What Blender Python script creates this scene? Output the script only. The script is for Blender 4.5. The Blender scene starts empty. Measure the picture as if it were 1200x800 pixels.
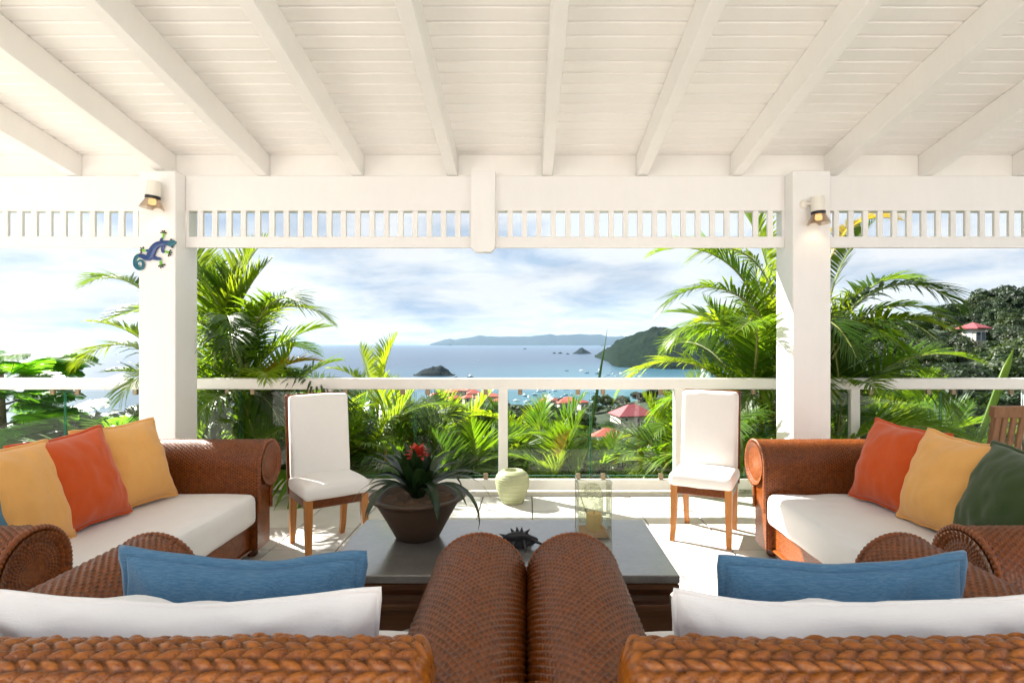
import bpy, math, random
from mathutils import Vector, Matrix, noise as mnoise
R = math.radians
PI = math.pi
random.seed(7)
scene = bpy.context.scene
col = scene.collection

# ------------------------------------------------------------------ camera
F, CX, CY, H = 660.0, 617.0, 402.0, 1.41      # focal length and vanishing point in photo pixels, eye height in metres
cam_d = bpy.data.cameras.new('camera')
cam = bpy.data.objects.new('camera', cam_d)
col.objects.link(cam)
cam.location = (0, 0, H)
cam.rotation_euler = (R(90), 0, 0)
cam_d.sensor_width = 36.0
cam_d.lens = 36.0 * F / 1200.0
cam_d.shift_x = -(CX - 600) / 1200.0
cam_d.shift_y = (CY - 400) / 1200.0
cam_d.clip_start = 0.05
cam_d.clip_end = 200000
scene.camera = cam

# ------------------------------------------------------------------ light
SUN = Vector((-1.35, 1.0, 1.24)).normalized()
sun_d = bpy.data.lights.new('sun', 'SUN')
sun = bpy.data.objects.new('sun', sun_d)
col.objects.link(sun)
sun_d.energy = 5.0
sun_d.angle = R(0.5)
sun_d.color = (1.0, 0.955, 0.89)
sun.rotation_euler = (-SUN).to_track_quat('-Z', 'Y').to_euler()
sun.location = (-20, 20, 30)

world = bpy.data.worlds.new('World')
scene.world = world
world.use_nodes = True
wn, wl = world.node_tree.nodes, world.node_tree.links
wn.clear()
def wnode(t, **kw):
    n = wn.new(t)
    for k, v in kw.items(): setattr(n, k, v)
    return n
def wmath(op, a, b=None):
    n = wnode('ShaderNodeMath', operation=op)
    for i, v in enumerate((a, b)):
        if v is None: continue
        if isinstance(v, (int, float)): n.inputs[i].default_value = v
        else: wl.new(v, n.inputs[i])
    return n.outputs[0]
sky = wnode('ShaderNodeTexSky', sky_type='NISHITA')
sky.sun_disc = False
sky.sun_elevation = math.asin(SUN.z)
sky.sun_rotation = math.atan2(SUN.x, SUN.y)
sky.altitude = 100
sky.air_density = 1.0
sky.dust_density = 0.6
sky.ozone_density = 1.6
tc = wnode('ShaderNodeTexCoord')
sep = wnode('ShaderNodeSeparateXYZ')
wl.new(tc.outputs['Generated'], sep.inputs[0])
zz = wmath('ADD', wmath('MAXIMUM', sep.outputs['Z'], 0.0), 0.16)
comb = wnode('ShaderNodeCombineXYZ')
wl.new(wmath('DIVIDE', sep.outputs['X'], zz), comb.inputs[0])
wl.new(wmath('DIVIDE', sep.outputs['Y'], zz), comb.inputs[1])
def wnoise(scale, detail, rough, off):
    mp = wnode('ShaderNodeMapping')
    mp.inputs['Location'].default_value = off
    wl.new(comb.outputs[0], mp.inputs[0])
    n = wnode('ShaderNodeTexNoise')
    n.inputs['Scale'].default_value = scale
    n.inputs['Detail'].default_value = detail
    n.inputs['Roughness'].default_value = rough
    n.inputs['Distortion'].default_value = 0.3
    wl.new(mp.outputs[0], n.inputs['Vector'])
    return n.outputs[0]
def wramp(fac, stops):
    r = wnode('ShaderNodeValToRGB')
    e = r.color_ramp.elements
    while len(e) < len(stops): e.new(0.5)
    for i, (p, c) in enumerate(stops):
        e[i].position = p; e[i].color = (*c, 1)
    wl.new(fac, r.inputs[0])
    return r.outputs[0]
cover = wramp(wnoise(0.55, 7, 0.58, (3.2, 1.5, 0)), [(0.36, (0.88,) * 3), (0.58, (1,) * 3)])
shade = wramp(wnoise(1.3, 8, 0.62, (2.0, 7.0, 0)), [(0.32, (1.25, 1.62, 2.12)), (0.56, (2.62, 2.68, 2.74))])
mixs = wnode('ShaderNodeMix', data_type='RGBA')
wl.new(cover, mixs.inputs[0])
wl.new(sky.outputs[0], mixs.inputs[6])
wl.new(shade, mixs.inputs[7])
bg = wnode('ShaderNodeBackground')
bg.inputs[1].default_value = 0.09
wl.new(mixs.outputs[2], bg.inputs[0])
wo = wnode('ShaderNodeOutputWorld')
wl.new(bg.outputs[0], wo.inputs[0])

vs = scene.view_settings
vs.view_transform = 'Standard'
vs.look = 'None'
vs.exposure = 1.95
vs.gamma = 1.0
vs.use_curve_mapping = False
scene.cycles.use_denoising = True
scene.cycles.diffuse_bounces = 6
scene.cycles.max_bounces = 9
scene.cycles.transparent_max_bounces = 24
scene.cycles.sample_clamp_indirect = 6
scene.cycles.caustics_reflective = False
scene.cycles.caustics_refractive = False

def at(px, py, d):                       # a point of the photo at depth d (metres along the view axis)
    return Vector(((px - CX) / F * d, d, H + (CY - py) / F * d))

# ------------------------------------------------------------------ materials
MATS = {}
class NT:
    def __init__(s, name):
        s.m = bpy.data.materials.new(name); s.m.use_nodes = True
        s.n, s.l = s.m.node_tree.nodes, s.m.node_tree.links
        s.n.clear()
        s.out = s.n.new('ShaderNodeOutputMaterial')
        s.tc = s.n.new('ShaderNodeTexCoord')
        MATS[name] = s.m
    def node(s, t, **kw):
        n = s.n.new(t)
        for k, v in kw.items(): setattr(n, k, v)
        return n
    def put(s, v, sock):
        if isinstance(v, (int, float)): sock.default_value = v
        elif isinstance(v, tuple): sock.default_value = (*v, 1) if len(v) == 3 and sock.type == 'RGBA' else v
        else: s.l.new(v, sock)
    def noise(s, scale, detail=4, rough=0.55, vec=None, stretch=None, coord='Object'):
        v = vec or s.tc.outputs[coord]
        if stretch:
            mp = s.node('ShaderNodeMapping'); mp.inputs['Scale'].default_value = stretch
            s.l.new(v, mp.inputs[0]); v = mp.outputs[0]
        n = s.node('ShaderNodeTexNoise')
        n.inputs['Scale'].default_value = scale; n.inputs['Detail'].default_value = detail; n.inputs['Roughness'].default_value = rough
        s.l.new(v, n.inputs['Vector'])
        return n.outputs[0]
    def ramp(s, fac, *stops):
        r = s.node('ShaderNodeValToRGB'); e = r.color_ramp.elements
        while len(e) < len(stops): e.new(0.5)
        for i, (p, c) in enumerate(stops):
            e[i].position = p; e[i].color = (*c, 1) if isinstance(c, tuple) else (c, c, c, 1)
        s.l.new(fac, r.inputs[0]); return r.outputs[0]
    def mix(s, fac, a, b, blend='MIX'):
        m = s.node('ShaderNodeMix', data_type='RGBA', blend_type=blend)
        s.put(fac, m.inputs[0]); s.put(a, m.inputs[6]); s.put(b, m.inputs[7]); return m.outputs[2]
    def math(s, op, a, b=0.0):
        m = s.node('ShaderNodeMath', operation=op); s.put(a, m.inputs[0]); s.put(b, m.inputs[1]); return m.outputs[0]
    def rnd(s):
        return s.node('ShaderNodeObjectInfo').outputs['Random']
    def bump(s, h, strength=0.3, dist=0.01):
        b = s.node('ShaderNodeBump'); b.inputs['Strength'].default_value = strength; b.inputs['Distance'].default_value = dist
        s.put(h, b.inputs['Height']); return b.outputs[0]
    def hsv(s, c, h=0.5, sat=1.0, v=1.0):
        n = s.node('ShaderNodeHueSaturation'); s.put(h, n.inputs[0]); s.put(sat, n.inputs[1]); s.put(v, n.inputs[2]); s.put(c, n.inputs[4]); return n.outputs[0]
    def maprange(s, x, a, b):
        n = s.node('ShaderNodeMapRange'); s.put(x, n.inputs[0]); n.inputs[3].default_value = a; n.inputs[4].default_value = b; return n.outputs[0]
    def bsdf(s, color, rough=0.5, normal=None, **kw):
        p = s.node('ShaderNodeBsdfPrincipled')
        s.put(color, p.inputs['Base Color']); s.put(rough, p.inputs['Roughness'])
        if normal: s.l.new(normal, p.inputs['Normal'])
        for k, v in kw.items(): s.put(v, p.inputs[k])
        return p.outputs[0]
    def end(s, sh):
        s.l.new(sh, s.out.inputs[0]); return s.m

def simple(name, c, rough=0.5, var=0.12, scale=8.0, bump=0.0, bscale=60.0, stretch=None, objvar=0.0, **kw):
    t = NT(name)
    n = t.noise(scale, 5, 0.6, stretch=stretch)
    f = t.maprange(n, 1 - var, 1 + var)
    if objvar:
        f = t.math('MULTIPLY', f, t.maprange(t.rnd(), 1 - objvar, 1 + objvar))
    cc = t.hsv(c, v=f)
    nm = t.bump(t.noise(bscale, 3, 0.6, stretch=stretch), bump, 0.004) if bump else None
    return t.end(t.bsdf(cc, rough, nm, **kw))

def paint(name, c, rough=0.45):
    t = NT(name)
    n1 = t.noise(1.6, 6, 0.65)
    n2 = t.noise(22, 4, 0.6, stretch=(1, 1, 0.15))
    cc = t.hsv(c, v=t.math('MULTIPLY', t.math('MULTIPLY', t.maprange(n1, 0.93, 1.05), t.maprange(n2, 0.97, 1.02)), t.maprange(t.rnd(), 0.955, 1.02)))
    return t.end(t.bsdf(cc, t.maprange(n1, rough - 0.08, rough + 0.1), t.bump(t.noise(90, 4, 0.6), 0.10, 0.004)))
paint('white_paint', (0.84, 0.825, 0.81))
paint('ceiling_paint', (0.88, 0.862, 0.835))
paint('rail_paint', (0.84, 0.81, 0.76), 0.4)

def fabric(name, c, var=0.10, scale=420.0, rough=0.9, streak=None, bump=0.25, objvar=0.0):
    t = NT(name)
    w1 = t.noise(scale, 2, 0.5, stretch=(1, 1, 0.06))
    w2 = t.noise(scale, 2, 0.5, stretch=(0.06, 1, 1))
    w = t.math('ADD', w1, w2)
    big = t.noise(5, 5, 0.6)
    v = t.math('MULTIPLY', t.maprange(w, 1 - var * 2.2, 1.0), t.maprange(big, 1 - var, 1 + var))
    cc = t.hsv(c, v=v)
    if streak:
        s1 = t.noise(streak[0], 4, 0.65, stretch=streak[1])
        cc = t.mix(t.ramp(s1, (0.40, 0.0), (0.70, 0.6)), cc, streak[2])
    h = t.math('ADD', t.math('MULTIPLY', w, 0.35), t.math('MULTIPLY', t.noise(14, 4, 0.55), 0.9))
    return t.end(t.bsdf(cc, rough, t.bump(h, bump, 0.006), **{'Sheen Weight': 0.25, 'Specular IOR Level': 0.2}))
fabric('white_fabric', (0.82, 0.805, 0.79), 0.03)
fabric('chair_fabric', (0.80, 0.775, 0.74), 0.04)
fabric('orange_linen', (0.58, 0.084, 0.012), 0.10)
fabric('yellow_linen', (0.78, 0.40, 0.115), 0.08)
fabric('green_linen', (0.036, 0.062, 0.017), 0.14)
fabric('teal_linen', (0.03, 0.16, 0.26), 0.12)
fabric('denim', (0.055, 0.150, 0.265), 0.12, streak=(340, (0.10, 1, 1.0), (0.15, 0.27, 0.39)))

def wicker(name, c1, c2, rough=0.36):
    t = NT(name)
    n = t.noise(55, 3, 0.6)
    big = t.noise(3.0, 4, 0.6)
    cc = t.mix(t.ramp(n, (0.3, 0.0), (0.7, 1.0)), c1, c2)
    cc = t.hsv(cc, v=t.maprange(big, 0.72, 1.25))
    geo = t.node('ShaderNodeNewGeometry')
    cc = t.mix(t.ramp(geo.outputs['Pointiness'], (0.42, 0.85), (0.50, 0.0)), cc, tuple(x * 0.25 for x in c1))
    return t.end(t.bsdf(cc, t.maprange(n, rough - 0.08, rough + 0.12), t.bump(t.noise(260, 3, 0.6, stretch=(1, 0.3, 1)), 0.25, 0.002), **{'Coat Weight': 0.28, 'Coat Roughness': 0.14, 'Specular IOR Level': 0.3}))
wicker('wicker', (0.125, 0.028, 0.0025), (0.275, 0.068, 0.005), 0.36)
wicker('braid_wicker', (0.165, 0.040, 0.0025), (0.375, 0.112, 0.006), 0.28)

def wood(name, c1, c2, rough=0.4, axis=(9, 9, 0.7), scale=6.0):
    t = NT(name)
    n = t.noise(scale, 5, 0.65, stretch=axis)
    cc = t.mix(t.ramp(n, (0.3, 0.0), (0.7, 1.0)), c1, c2)
    return t.end(t.bsdf(cc, rough, t.bump(n, 0.12, 0.003)))
wood('leg_wood', (0.34, 0.125, 0.025), (0.48, 0.20, 0.045), 0.38)
wood('table_wood', (0.055, 0.019, 0.007), (0.12, 0.045, 0.014), 0.32, (0.8, 9, 9))
wood('teak', (0.17, 0.075, 0.03), (0.29, 0.14, 0.06), 0.6)
wood('dark_foot', (0.06, 0.02, 0.008), (0.11, 0.04, 0.015), 0.35)
wood('bark', (0.10, 0.075, 0.05), (0.20, 0.16, 0.10), 0.85, (3, 3, 1), 9)
wood('cane', (0.16, 0.20, 0.05), (0.30, 0.30, 0.09), 0.5, (1, 1, 9), 5)

t = NT('stone_top')
n = t.noise(4.5, 8, 0.68); n2 = t.noise(38, 5, 0.7)
cc = t.mix(t.ramp(n, (0.32, 0.0), (0.68, 1.0)), (0.085, 0.079, 0.070), (0.165, 0.155, 0.140))
cc = t.mix(t.ramp(n2, (0.55, 0.0), (0.75, 0.35)), cc, (0.28, 0.27, 0.25))
t.end(t.bsdf(cc, t.maprange(n, 0.26, 0.42), t.bump(n2, 0.05, 0.002), **{'Coat Weight': 1.0, 'Coat Roughness': 0.16, 'Coat IOR': 1.75}))

t = NT('floor_tile')
n = t.noise(3.2, 7, 0.65); n2 = t.noise(30, 5, 0.7)
cc = t.mix(t.ramp(n, (0.3, 0.0), (0.7, 1.0)), (0.62, 0.585, 0.53), (0.72, 0.69, 0.64))
cc = t.hsv(cc, v=t.math('MULTIPLY', t.maprange(t.rnd(), 0.90, 1.05), t.maprange(n2, 0.95, 1.04)))
t.end(t.bsdf(cc, t.maprange(n2, 0.38, 0.6), t.bump(n2, 0.08, 0.004)))
simple('grout', (0.20, 0.155, 0.11), 0.9, 0.15, 20)
simple('plaster', (0.82, 0.81, 0.79), 0.8, 0.05, 3, 0.15)
simple('bowl_clay', (0.065, 0.034, 0.017), 0.55, 0.35, 9, 0.25, 40)
simple('soil', (0.13, 0.075, 0.04), 0.95, 0.5, 40, 0.8, 60)
t = NT('celadon')
n = t.noise(7, 6, 0.65, stretch=(0.4, 0.4, 5)); n2 = t.noise(16, 5, 0.7)
cc = t.mix(t.ramp(n, (0.3, 0.0), (0.7, 1.0)), (0.30, 0.33, 0.16), (0.50, 0.51, 0.31))
t.end(t.bsdf(t.hsv(cc, v=t.maprange(n2, 0.85, 1.12)), 0.5, t.bump(n, 0.2, 0.004)))
simple('black_metal', (0.012, 0.011, 0.012), 0.45, 0.3, 20, 0.3, 50)
simple('candle_wax', (0.72, 0.52, 0.22), 0.6, 0.08, 8, **{'Subsurface Weight': 0.2})
simple('sand', (0.45, 0.28, 0.15), 0.95, 0.3, 80, 0.5, 120)
simple('lamp_white', (0.78, 0.74, 0.66), 0.35, 0.04)
simple('clip_metal', (0.30, 0.22, 0.14), 0.35, 0.1, **{'Metallic': 0.6})
simple('solder_pale', (0.62, 0.58, 0.46), 0.4, 0.1)
simple('gecko_blue', (0.006, 0.038, 0.17), 0.28, 0.35, 14, **{'Coat Weight': 0.4})
simple('gecko_teal', (0.008, 0.11, 0.15), 0.3, 0.3, 14)
simple('gecko_green', (0.16, 0.50, 0.015), 0.35, 0.2, 30)
simple('gecko_pink', (0.70, 0.13, 0.20), 0.4, 0.1)
simple('petal_red', (0.45, 0.040, 0.016), 0.55, 0.25, 30)
simple('roof_red', (0.40, 0.085, 0.055), 0.8, 0.22, 2.0, 0.4, 6, objvar=0.2)
simple('roof_crimson', (0.30, 0.055, 0.065), 0.7, 0.18, 2.0, 0.4, 6)
simple('roof_grey', (0.30, 0.34, 0.36), 0.6, 0.15, 1.0)
simple('pale_wall', (0.62, 0.55, 0.44), 0.85, 0.12, 1.2, objvar=0.12)
simple('window_dark', (0.03, 0.04, 0.05), 0.15, 0.1)
simple('hull_white', (0.70, 0.73, 0.75), 0.35, 0.06)
simple('hull_blue', (0.05, 0.16, 0.26), 0.35, 0.06)
simple('mast_grey', (0.45, 0.46, 0.47), 0.4, 0.05)

def glass(name, tint, refl=1.0, extra=None):
    t = NT(name)
    tr = t.node('ShaderNodeBsdfTransparent'); t.put(tint, tr.inputs[0])
    gl = t.node('ShaderNodeBsdfGlossy'); gl.inputs['Roughness'].default_value = 0.02
    lw = t.node('ShaderNodeLayerWeight'); lw.inputs[0].default_value = 0.5
    fr = t.math('ADD', t.math('MULTIPLY', t.math('POWER', lw.outputs['Facing'], 5.0), 0.9), 0.035)
    mx = t.node('ShaderNodeMixShader')
    t.l.new(t.math('MULTIPLY', fr, refl), mx.inputs[0])
    t.l.new(tr.outputs[0], mx.inputs[1]); t.l.new(gl.outputs[0], mx.inputs[2])
    sh = mx.outputs[0]
    if extra:
        mx2 = t.node('ShaderNodeMixShader')
        df = t.node('ShaderNodeBsdfTranslucent'); t.put((0.85, 0.84, 0.78), df.inputs[0])
        t.l.new(t.ramp(t.noise(extra, 4, 0.7), (0.42, 0.03), (0.62, 0.55)), mx2.inputs[0])
        t.l.new(sh, mx2.inputs[1]); t.l.new(df.outputs[0], mx2.inputs[2]); sh = mx2.outputs[0]
    return t.end(sh)
glass('pane_glass', (0.95, 0.98, 0.965), 0.55)
glass('lantern_glass', (0.93, 0.94, 0.90), 1.0)
glass('frosted_glass', (0.90, 0.91, 0.86), 1.0, 34)
glass('shade_glass', (0.86, 0.80, 0.72), 2.5)
simple('glass_edge', (0.05, 0.22, 0.16), 0.1, 0.05)

def emit(name, c, s):
    t = NT(name); e = t.node('ShaderNodeEmission'); t.put(c, e.inputs[0]); e.inputs[1].default_value = s
    return t.end(e.outputs[0])
emit('bulb_glow', (1.0, 0.62, 0.28), 0.6)

def leaf(name, c, tr, hue=0.02, val=0.3, rough=0.38, tw=0.45, scale=3.0):
    t = NT(name)
    r = t.rnd()
    n = t.noise(scale, 3, 0.6)
    v = t.math('MULTIPLY', t.maprange(r, 1 - val, 1 + val), t.maprange(n, 0.7, 1.3))
    h = t.maprange(t.noise(scale * 0.6, 2, 0.5), 0.5 - hue, 0.5 + hue)
    c1 = t.hsv(c, h, 1.0, v); c2 = t.hsv(tr, h, 1.0, v)
    b = t.bsdf(c1, rough)
    tl = t.node('ShaderNodeBsdfTranslucent'); t.l.new(c2, tl.inputs[0])
    mx = t.node('ShaderNodeMixShader'); mx.inputs[0].default_value = tw
    t.l.new(b, mx.inputs[1]); t.l.new(tl.outputs[0], mx.inputs[2])
    return t.end(mx.outputs[0])
leaf('palm_leaf', (0.056, 0.122, 0.007), (0.25, 0.42, 0.010))
leaf('palm_leaf_dark', (0.028, 0.070, 0.008), (0.10, 0.20, 0.012))
leaf('palm_leaf_lime', (0.11, 0.20, 0.008), (0.40, 0.52, 0.015))
leaf('palm_leaf_yellow', (0.32, 0.24, 0.012), (0.62, 0.45, 0.02))
leaf('fern_leaf', (0.070, 0.20, 0.014), (0.26, 0.60, 0.02))
leaf('bromeliad_leaf', (0.013, 0.034, 0.009), (0.03, 0.07, 0.01), tw=0.2)
leaf('tree_leaf', (0.012, 0.030, 0.005), (0.035, 0.075, 0.008), 0.03, 0.45, 0.55, 0.3, 0.35)
leaf('tree_leaf_light', (0.026, 0.048, 0.008), (0.07, 0.12, 0.012), 0.03, 0.35, 0.55, 0.3, 0.35)
leaf('cover_leaf', (0.030, 0.085, 0.010), (0.10, 0.24, 0.015), 0.03, 0.3, 0.45, 0.4, 1.5)

t = NT('ground_soil')
n = t.noise(0.35, 8, 0.7); n2 = t.noise(3.0, 6, 0.7)
cc = t.mix(t.ramp(n, (0.35, 0.0), (0.65, 1.0)), (0.010, 0.022, 0.006), (0.022, 0.038, 0.010))
cc = t.mix(t.ramp(n2, (0.60, 0.0), (0.75, 0.5)), cc, (0.05, 0.045, 0.028))
t.end(t.bsdf(cc, 0.9, t.bump(n2, 0.6, 0.3)))

t = NT('forest')
n = t.noise(0.06, 8, 0.75); n2 = t.noise(0.005, 5, 0.6)
cc = t.mix(t.ramp(n, (0.35, 0.0), (0.68, 1.0)), (0.003, 0.012, 0.006), (0.016, 0.036, 0.014))
cc = t.mix(t.ramp(n2, (0.55, 0.0), (0.72, 0.45)), cc, (0.045, 0.045, 0.028))
t.end(t.bsdf(cc, 0.9, t.bump(n, 1.0, 25.0), **{'Specular IOR Level': 0.05}))

t = NT('rock_island')
n = t.noise(0.02, 8, 0.7)
t.end(t.bsdf(t.mix(t.ramp(n, (0.35, 0.0), (0.65, 1.0)), (0.004, 0.009, 0.011), (0.012, 0.020, 0.019)), 0.9, t.bump(n, 0.8, 10.0), **{'Specular IOR Level': 0.05}))

t = NT('sea_water')
sp = t.node('ShaderNodeSeparateXYZ'); t.l.new(t.tc.outputs['Object'], sp.inputs[0])
far = t.node('ShaderNodeMapRange'); t.l.new(sp.outputs['Y'], far.inputs[0])
far.inputs[1].default_value = 900; far.inputs[2].default_value = 3200
lft = t.node('ShaderNodeMapRange'); t.l.new(sp.outputs['X'], lft.inputs[0])
lft.inputs[1].default_value = -700; lft.inputs[2].default_value = 200
shal = t.math('MULTIPLY', t.math('SUBTRACT', 1.0, far.outputs[0]), lft.outputs[0])
patch = t.noise(0.0006, 5, 0.6, stretch=(0.35, 1.4, 1))
deep = t.mix(t.ramp(patch, (0.35, 0.0), (0.65, 1.0)), (0.008, 0.030, 0.070), (0.014, 0.048, 0.095))
cc = t.mix(shal, deep, (0.040, 0.140, 0.180))
wv = t.noise(0.05, 6, 0.65, stretch=(0.5, 1, 1))
t.end(t.bsdf(cc, 0.28, t.bump(wv, 0.35, 3.0), IOR=1.33))

# ------------------------------------------------------------------ mesh helpers
class MB:
    def __init__(s): s.v, s.f, s.mi = [], [], []
    def add(s, vs, fs, mi=0):
        o = len(s.v); s.v += [tuple(p) for p in vs]; s.f += [tuple(i + o for i in f) for f in fs]; s.mi += [mi] * len(fs); return s
    def box(s, lo, hi, M=None, mi=0, bev=0.0):
        x0, y0, z0 = lo; x1, y1, z1 = hi
        if bev > 0:
            b = bev; P = []; idx = {}
            for ix, x in ((0, x0), (1, x1)):
                for iy, y in ((0, y0), (1, y1)):
                    for iz, z in ((0, z0), (1, z1)):
                        sx, sy, sz = (1 - 2 * ix) * b, (1 - 2 * iy) * b, (1 - 2 * iz) * b
                        idx[(ix, iy, iz, 0)] = len(P); P.append((x, y + sy, z + sz))
                        idx[(ix, iy, iz, 1)] = len(P); P.append((x + sx, y, z + sz))
                        idx[(ix, iy, iz, 2)] = len(P); P.append((x + sx, y + sy, z))
            fs = []
            for a in range(3):
                o = [k for k in range(3) if k != a]
                for sgn in (0, 1):
                    q = []
                    for (p, r) in ((0, 0), (1, 0), (1, 1), (0, 1)):
                        k = [0, 0, 0]; k[a] = sgn; k[o[0]] = p; k[o[1]] = r
                        q.append(idx[(*k, a)])
                    if (sgn == 0) ^ (a == 1): q.reverse()
                    fs.append(q)
                for p in (0, 1):
                    for r in (0, 1):
                        k0 = [0, 0, 0]; k1 = [0, 0, 0]
                        k0[o[0]] = k1[o[0]] = p; k0[o[1]] = k1[o[1]] = r; k0[a] = 0; k1[a] = 1
                        q = [idx[(*k0, o[0])], idx[(*k1, o[0])], idx[(*k1, o[1])], idx[(*k0, o[1])]]
                        if (p ^ r) ^ (a == 1): q.reverse()
                        fs.append(q)
            for ix in (0, 1):
                for iy in (0, 1):
                    for iz in (0, 1):
                        q = [idx[(ix, iy, iz, k)] for k in range(3)]
                        if (ix + iy + iz) % 2 == 0: q.reverse()
                        fs.append(q)
        else:
            P = [(x, y, z) for x in (x0, x1) for y in (y0, y1) for z in (z0, z1)]
            fs = [(0, 1, 3, 2), (4, 6, 7, 5), (0, 4, 5, 1), (2, 3, 7, 6), (0, 2, 6, 4), (1, 5, 7, 3)]
        if M is not None: P = [M @ Vector(p) for p in P]
        return s.add(P, fs, mi)
    def tube(s, pts, rad, n=8, caps=True, mi=0, flat=None):
        pts = [Vector(p) for p in pts]
        if not hasattr(rad, '__len__'): rad = [rad] * len(pts)
        o = []; fs = []
        up = None
        for i, p in enumerate(pts):
            tg = (pts[min(i + 1, len(pts) - 1)] - pts[max(i - 1, 0)])
            tg = tg.normalized() if tg.length > 1e-9 else Vector((0, 0, 1))
            if up is None:
                up = Vector((0, 0, 1)) if abs(tg.z) < 0.9 else Vector((1, 0, 0))
            a = tg.cross(up)
            if a.length < 1e-6: a = tg.orthogonal()
            a.normalize(); b = a.cross(tg).normalized(); up = b
            for k in range(n):
                an = 2 * PI * k / n
                q = a * math.cos(an) * rad[i] + b * math.sin(an) * rad[i]
                if flat: q = Vector((q.x * flat[0], q.y * flat[1], q.z * flat[2]))
                o.append(p + q)
        for i in range(len(pts) - 1):
            for k in range(n):
                k2 = (k + 1) % n
                fs.append((i * n + k, (i + 1) * n + k, (i + 1) * n + k2, i * n + k2))
        if caps:
            fs.append(tuple(range(n))); fs.append(tuple((len(pts) - 1) * n + k for k in reversed(range(n))))
        return s.add(o, fs, mi)
    def lathe(s, prof, n=32, c=(0, 0, 0), M=None, mi=0):
        P = []; fs = []
        for (r, z) in prof:
            for k in range(n):
                an = 2 * PI * k / n
                P.append(Vector((c[0] + r * math.cos(an), c[1] + r * math.sin(an), c[2] + z)))
        for i in range(len(prof) - 1):
            for k in range(n):
                k2 = (k + 1) % n
                fs.append((i * n + k, i * n + k2, (i + 1) * n + k2, (i + 1) * n + k))
        if prof[0][0] > 1e-4: fs.append(tuple(reversed(range(n))))
        if prof[-1][0] > 1e-4: fs.append(tuple((len(prof) - 1) * n + k for k in range(n)))
        if M is not None: P = [M @ p for p in P]
        return s.add(P, fs, mi)
    def prism(s, outline, y0, y1, mi=0, M=None):      # outline in XZ, extruded along Y
        n = len(outline)
        P = [Vector((x, y0, z)) for x, z in outline] + [Vector((x, y1, z)) for x, z in outline]
        fs = [tuple(range(n)), tuple(range(2 * n - 1, n - 1, -1))]
        for k in range(n):
            k2 = (k + 1) % n
            fs.append((k, n + k, n + k2, k2))
        if M is not None: P = [M @ p for p in P]
        return s.add(P, fs, mi)
    def grid(s, nu, nv, fn, mi=0, closeu=False):
        P = [fn(i, j) for j in range(nv) for i in range(nu)]
        fs = []
        for j in range(nv - 1):
            for i in range(nu - (0 if closeu else 1)):
                i2 = (i + 1) % nu
                fs.append((j * nu + i, j * nu + i2, (j + 1) * nu + i2, (j + 1) * nu + i))
        return s.add(P, fs, mi)
    def mesh(s, name, mats, smooth=False):
        me = bpy.data.meshes.new(name)
        me.from_pydata(s.v, [], s.f)
        for m in (mats if isinstance(mats, (list, tuple)) else [mats]):
            me.materials.append(MATS[m])
        if any(s.mi): me.polygons.foreach_set('material_index', s.mi)
        me.update()
        if smooth: me.shade_smooth()
        return me
    def build(s, name, mats, parent=None, smooth=False, loc=None, rot=None):
        return link(name, s.mesh(name, mats, smooth), parent, loc, rot)

def link(name, me, parent=None, loc=None, rot=None, scale=None):
    o = bpy.data.objects.new(name, me)
    col.objects.link(o)
    if parent is not None: o.parent = parent
    if loc is not None: o.location = loc
    if rot is not None: o.rotation_euler = rot
    if scale is not None: o.scale = scale if hasattr(scale, '__len__') else (scale,) * 3
    return o
def tag(o, label, cat, group=None):
    o['label'] = label; o['category'] = cat
    if group: o['group'] = group
    return o
def struct(o):
    o['kind'] = 'structure'; return o
def thing(name, label, cat, loc=(0, 0, 0), rotz=0.0, group=None):
    o = link(name, None, None, loc, (0, 0, rotz))
    o.empty_display_size = 0.1
    return tag(o, label, cat, group)
def smooth_by_angle(o, ang=35):
    me = o.data; me.shade_smooth()
    try: me.set_sharp_from_angle(angle=R(ang))
    except Exception: pass
    return o
def rn(a, b): return random.uniform(a, b)
def sstep(a, b, x):
    if a == b: return float(x > a)
    t_ = max(0.0, min(1.0, (x - a) / (b - a))); return t_ * t_ * (3 - 2 * t_)

# ================================================================== SETTING: ground, sea, islands
SEA = -98.6
def ground(x, y):
    if y < 5.7: base = -0.5 - 0.02 * max(0, abs(x) - 6)
    else: base = None
    yy = max(y, 5.7)
    tt = x / max(yy, 16.0)
    k = 0.118 + 0.12 * sstep(-0.12, -0.7, tt)
    z = -0.5 - k * (yy - 5.7)
    z += 31.0 * sstep(0.25, 0.88, tt) * sstep(20, 185, yy) * (1 - sstep(250, 480, yy))
    z -= 7.0 * math.exp(-((tt - 0.17) / 0.12) ** 2) * sstep(20, 85, yy) * (1 - sstep(150, 250, yy))
    z += 7.5 * math.exp(-((tt - 0.26) / 0.12) ** 2) * sstep(140, 230, yy) * (1 - sstep(260, 440, yy))
    if yy > 12: z += 0.5 * mnoise.noise((x * 0.05, y * 0.05, 0)) * min(2.0, yy / 60)
    z += 0.030 * yy * math.exp(-((tt + 0.115) / 0.085) ** 2) * sstep(150, 420, yy) * (1 - sstep(880, 1080, yy))
    z += 0.019 * yy * math.exp(-((tt - 0.070) / 0.035) ** 2) * sstep(250, 480, yy) * (1 - sstep(640, 800, yy))
    if base is not None: z = base
    return max(z, SEA - 4)
ys = [-40, -20, -8, 0, 3, 5.2, 5.75]
yv = 6.1
while yv < 1500: ys.append(yv); yv *= 1.055
ts = [-2.4 + 4.8 * i / 150 for i in range(151)]
m = MB()
m.grid(len(ts), len(ys), lambda i, j: (ts[i] * max(ys[j], 18.0) if True else 0, ys[j], ground(ts[i] * max(ys[j], 18.0), ys[j])))
struct(m.build('ground', 'ground_soil', smooth=True))

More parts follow.
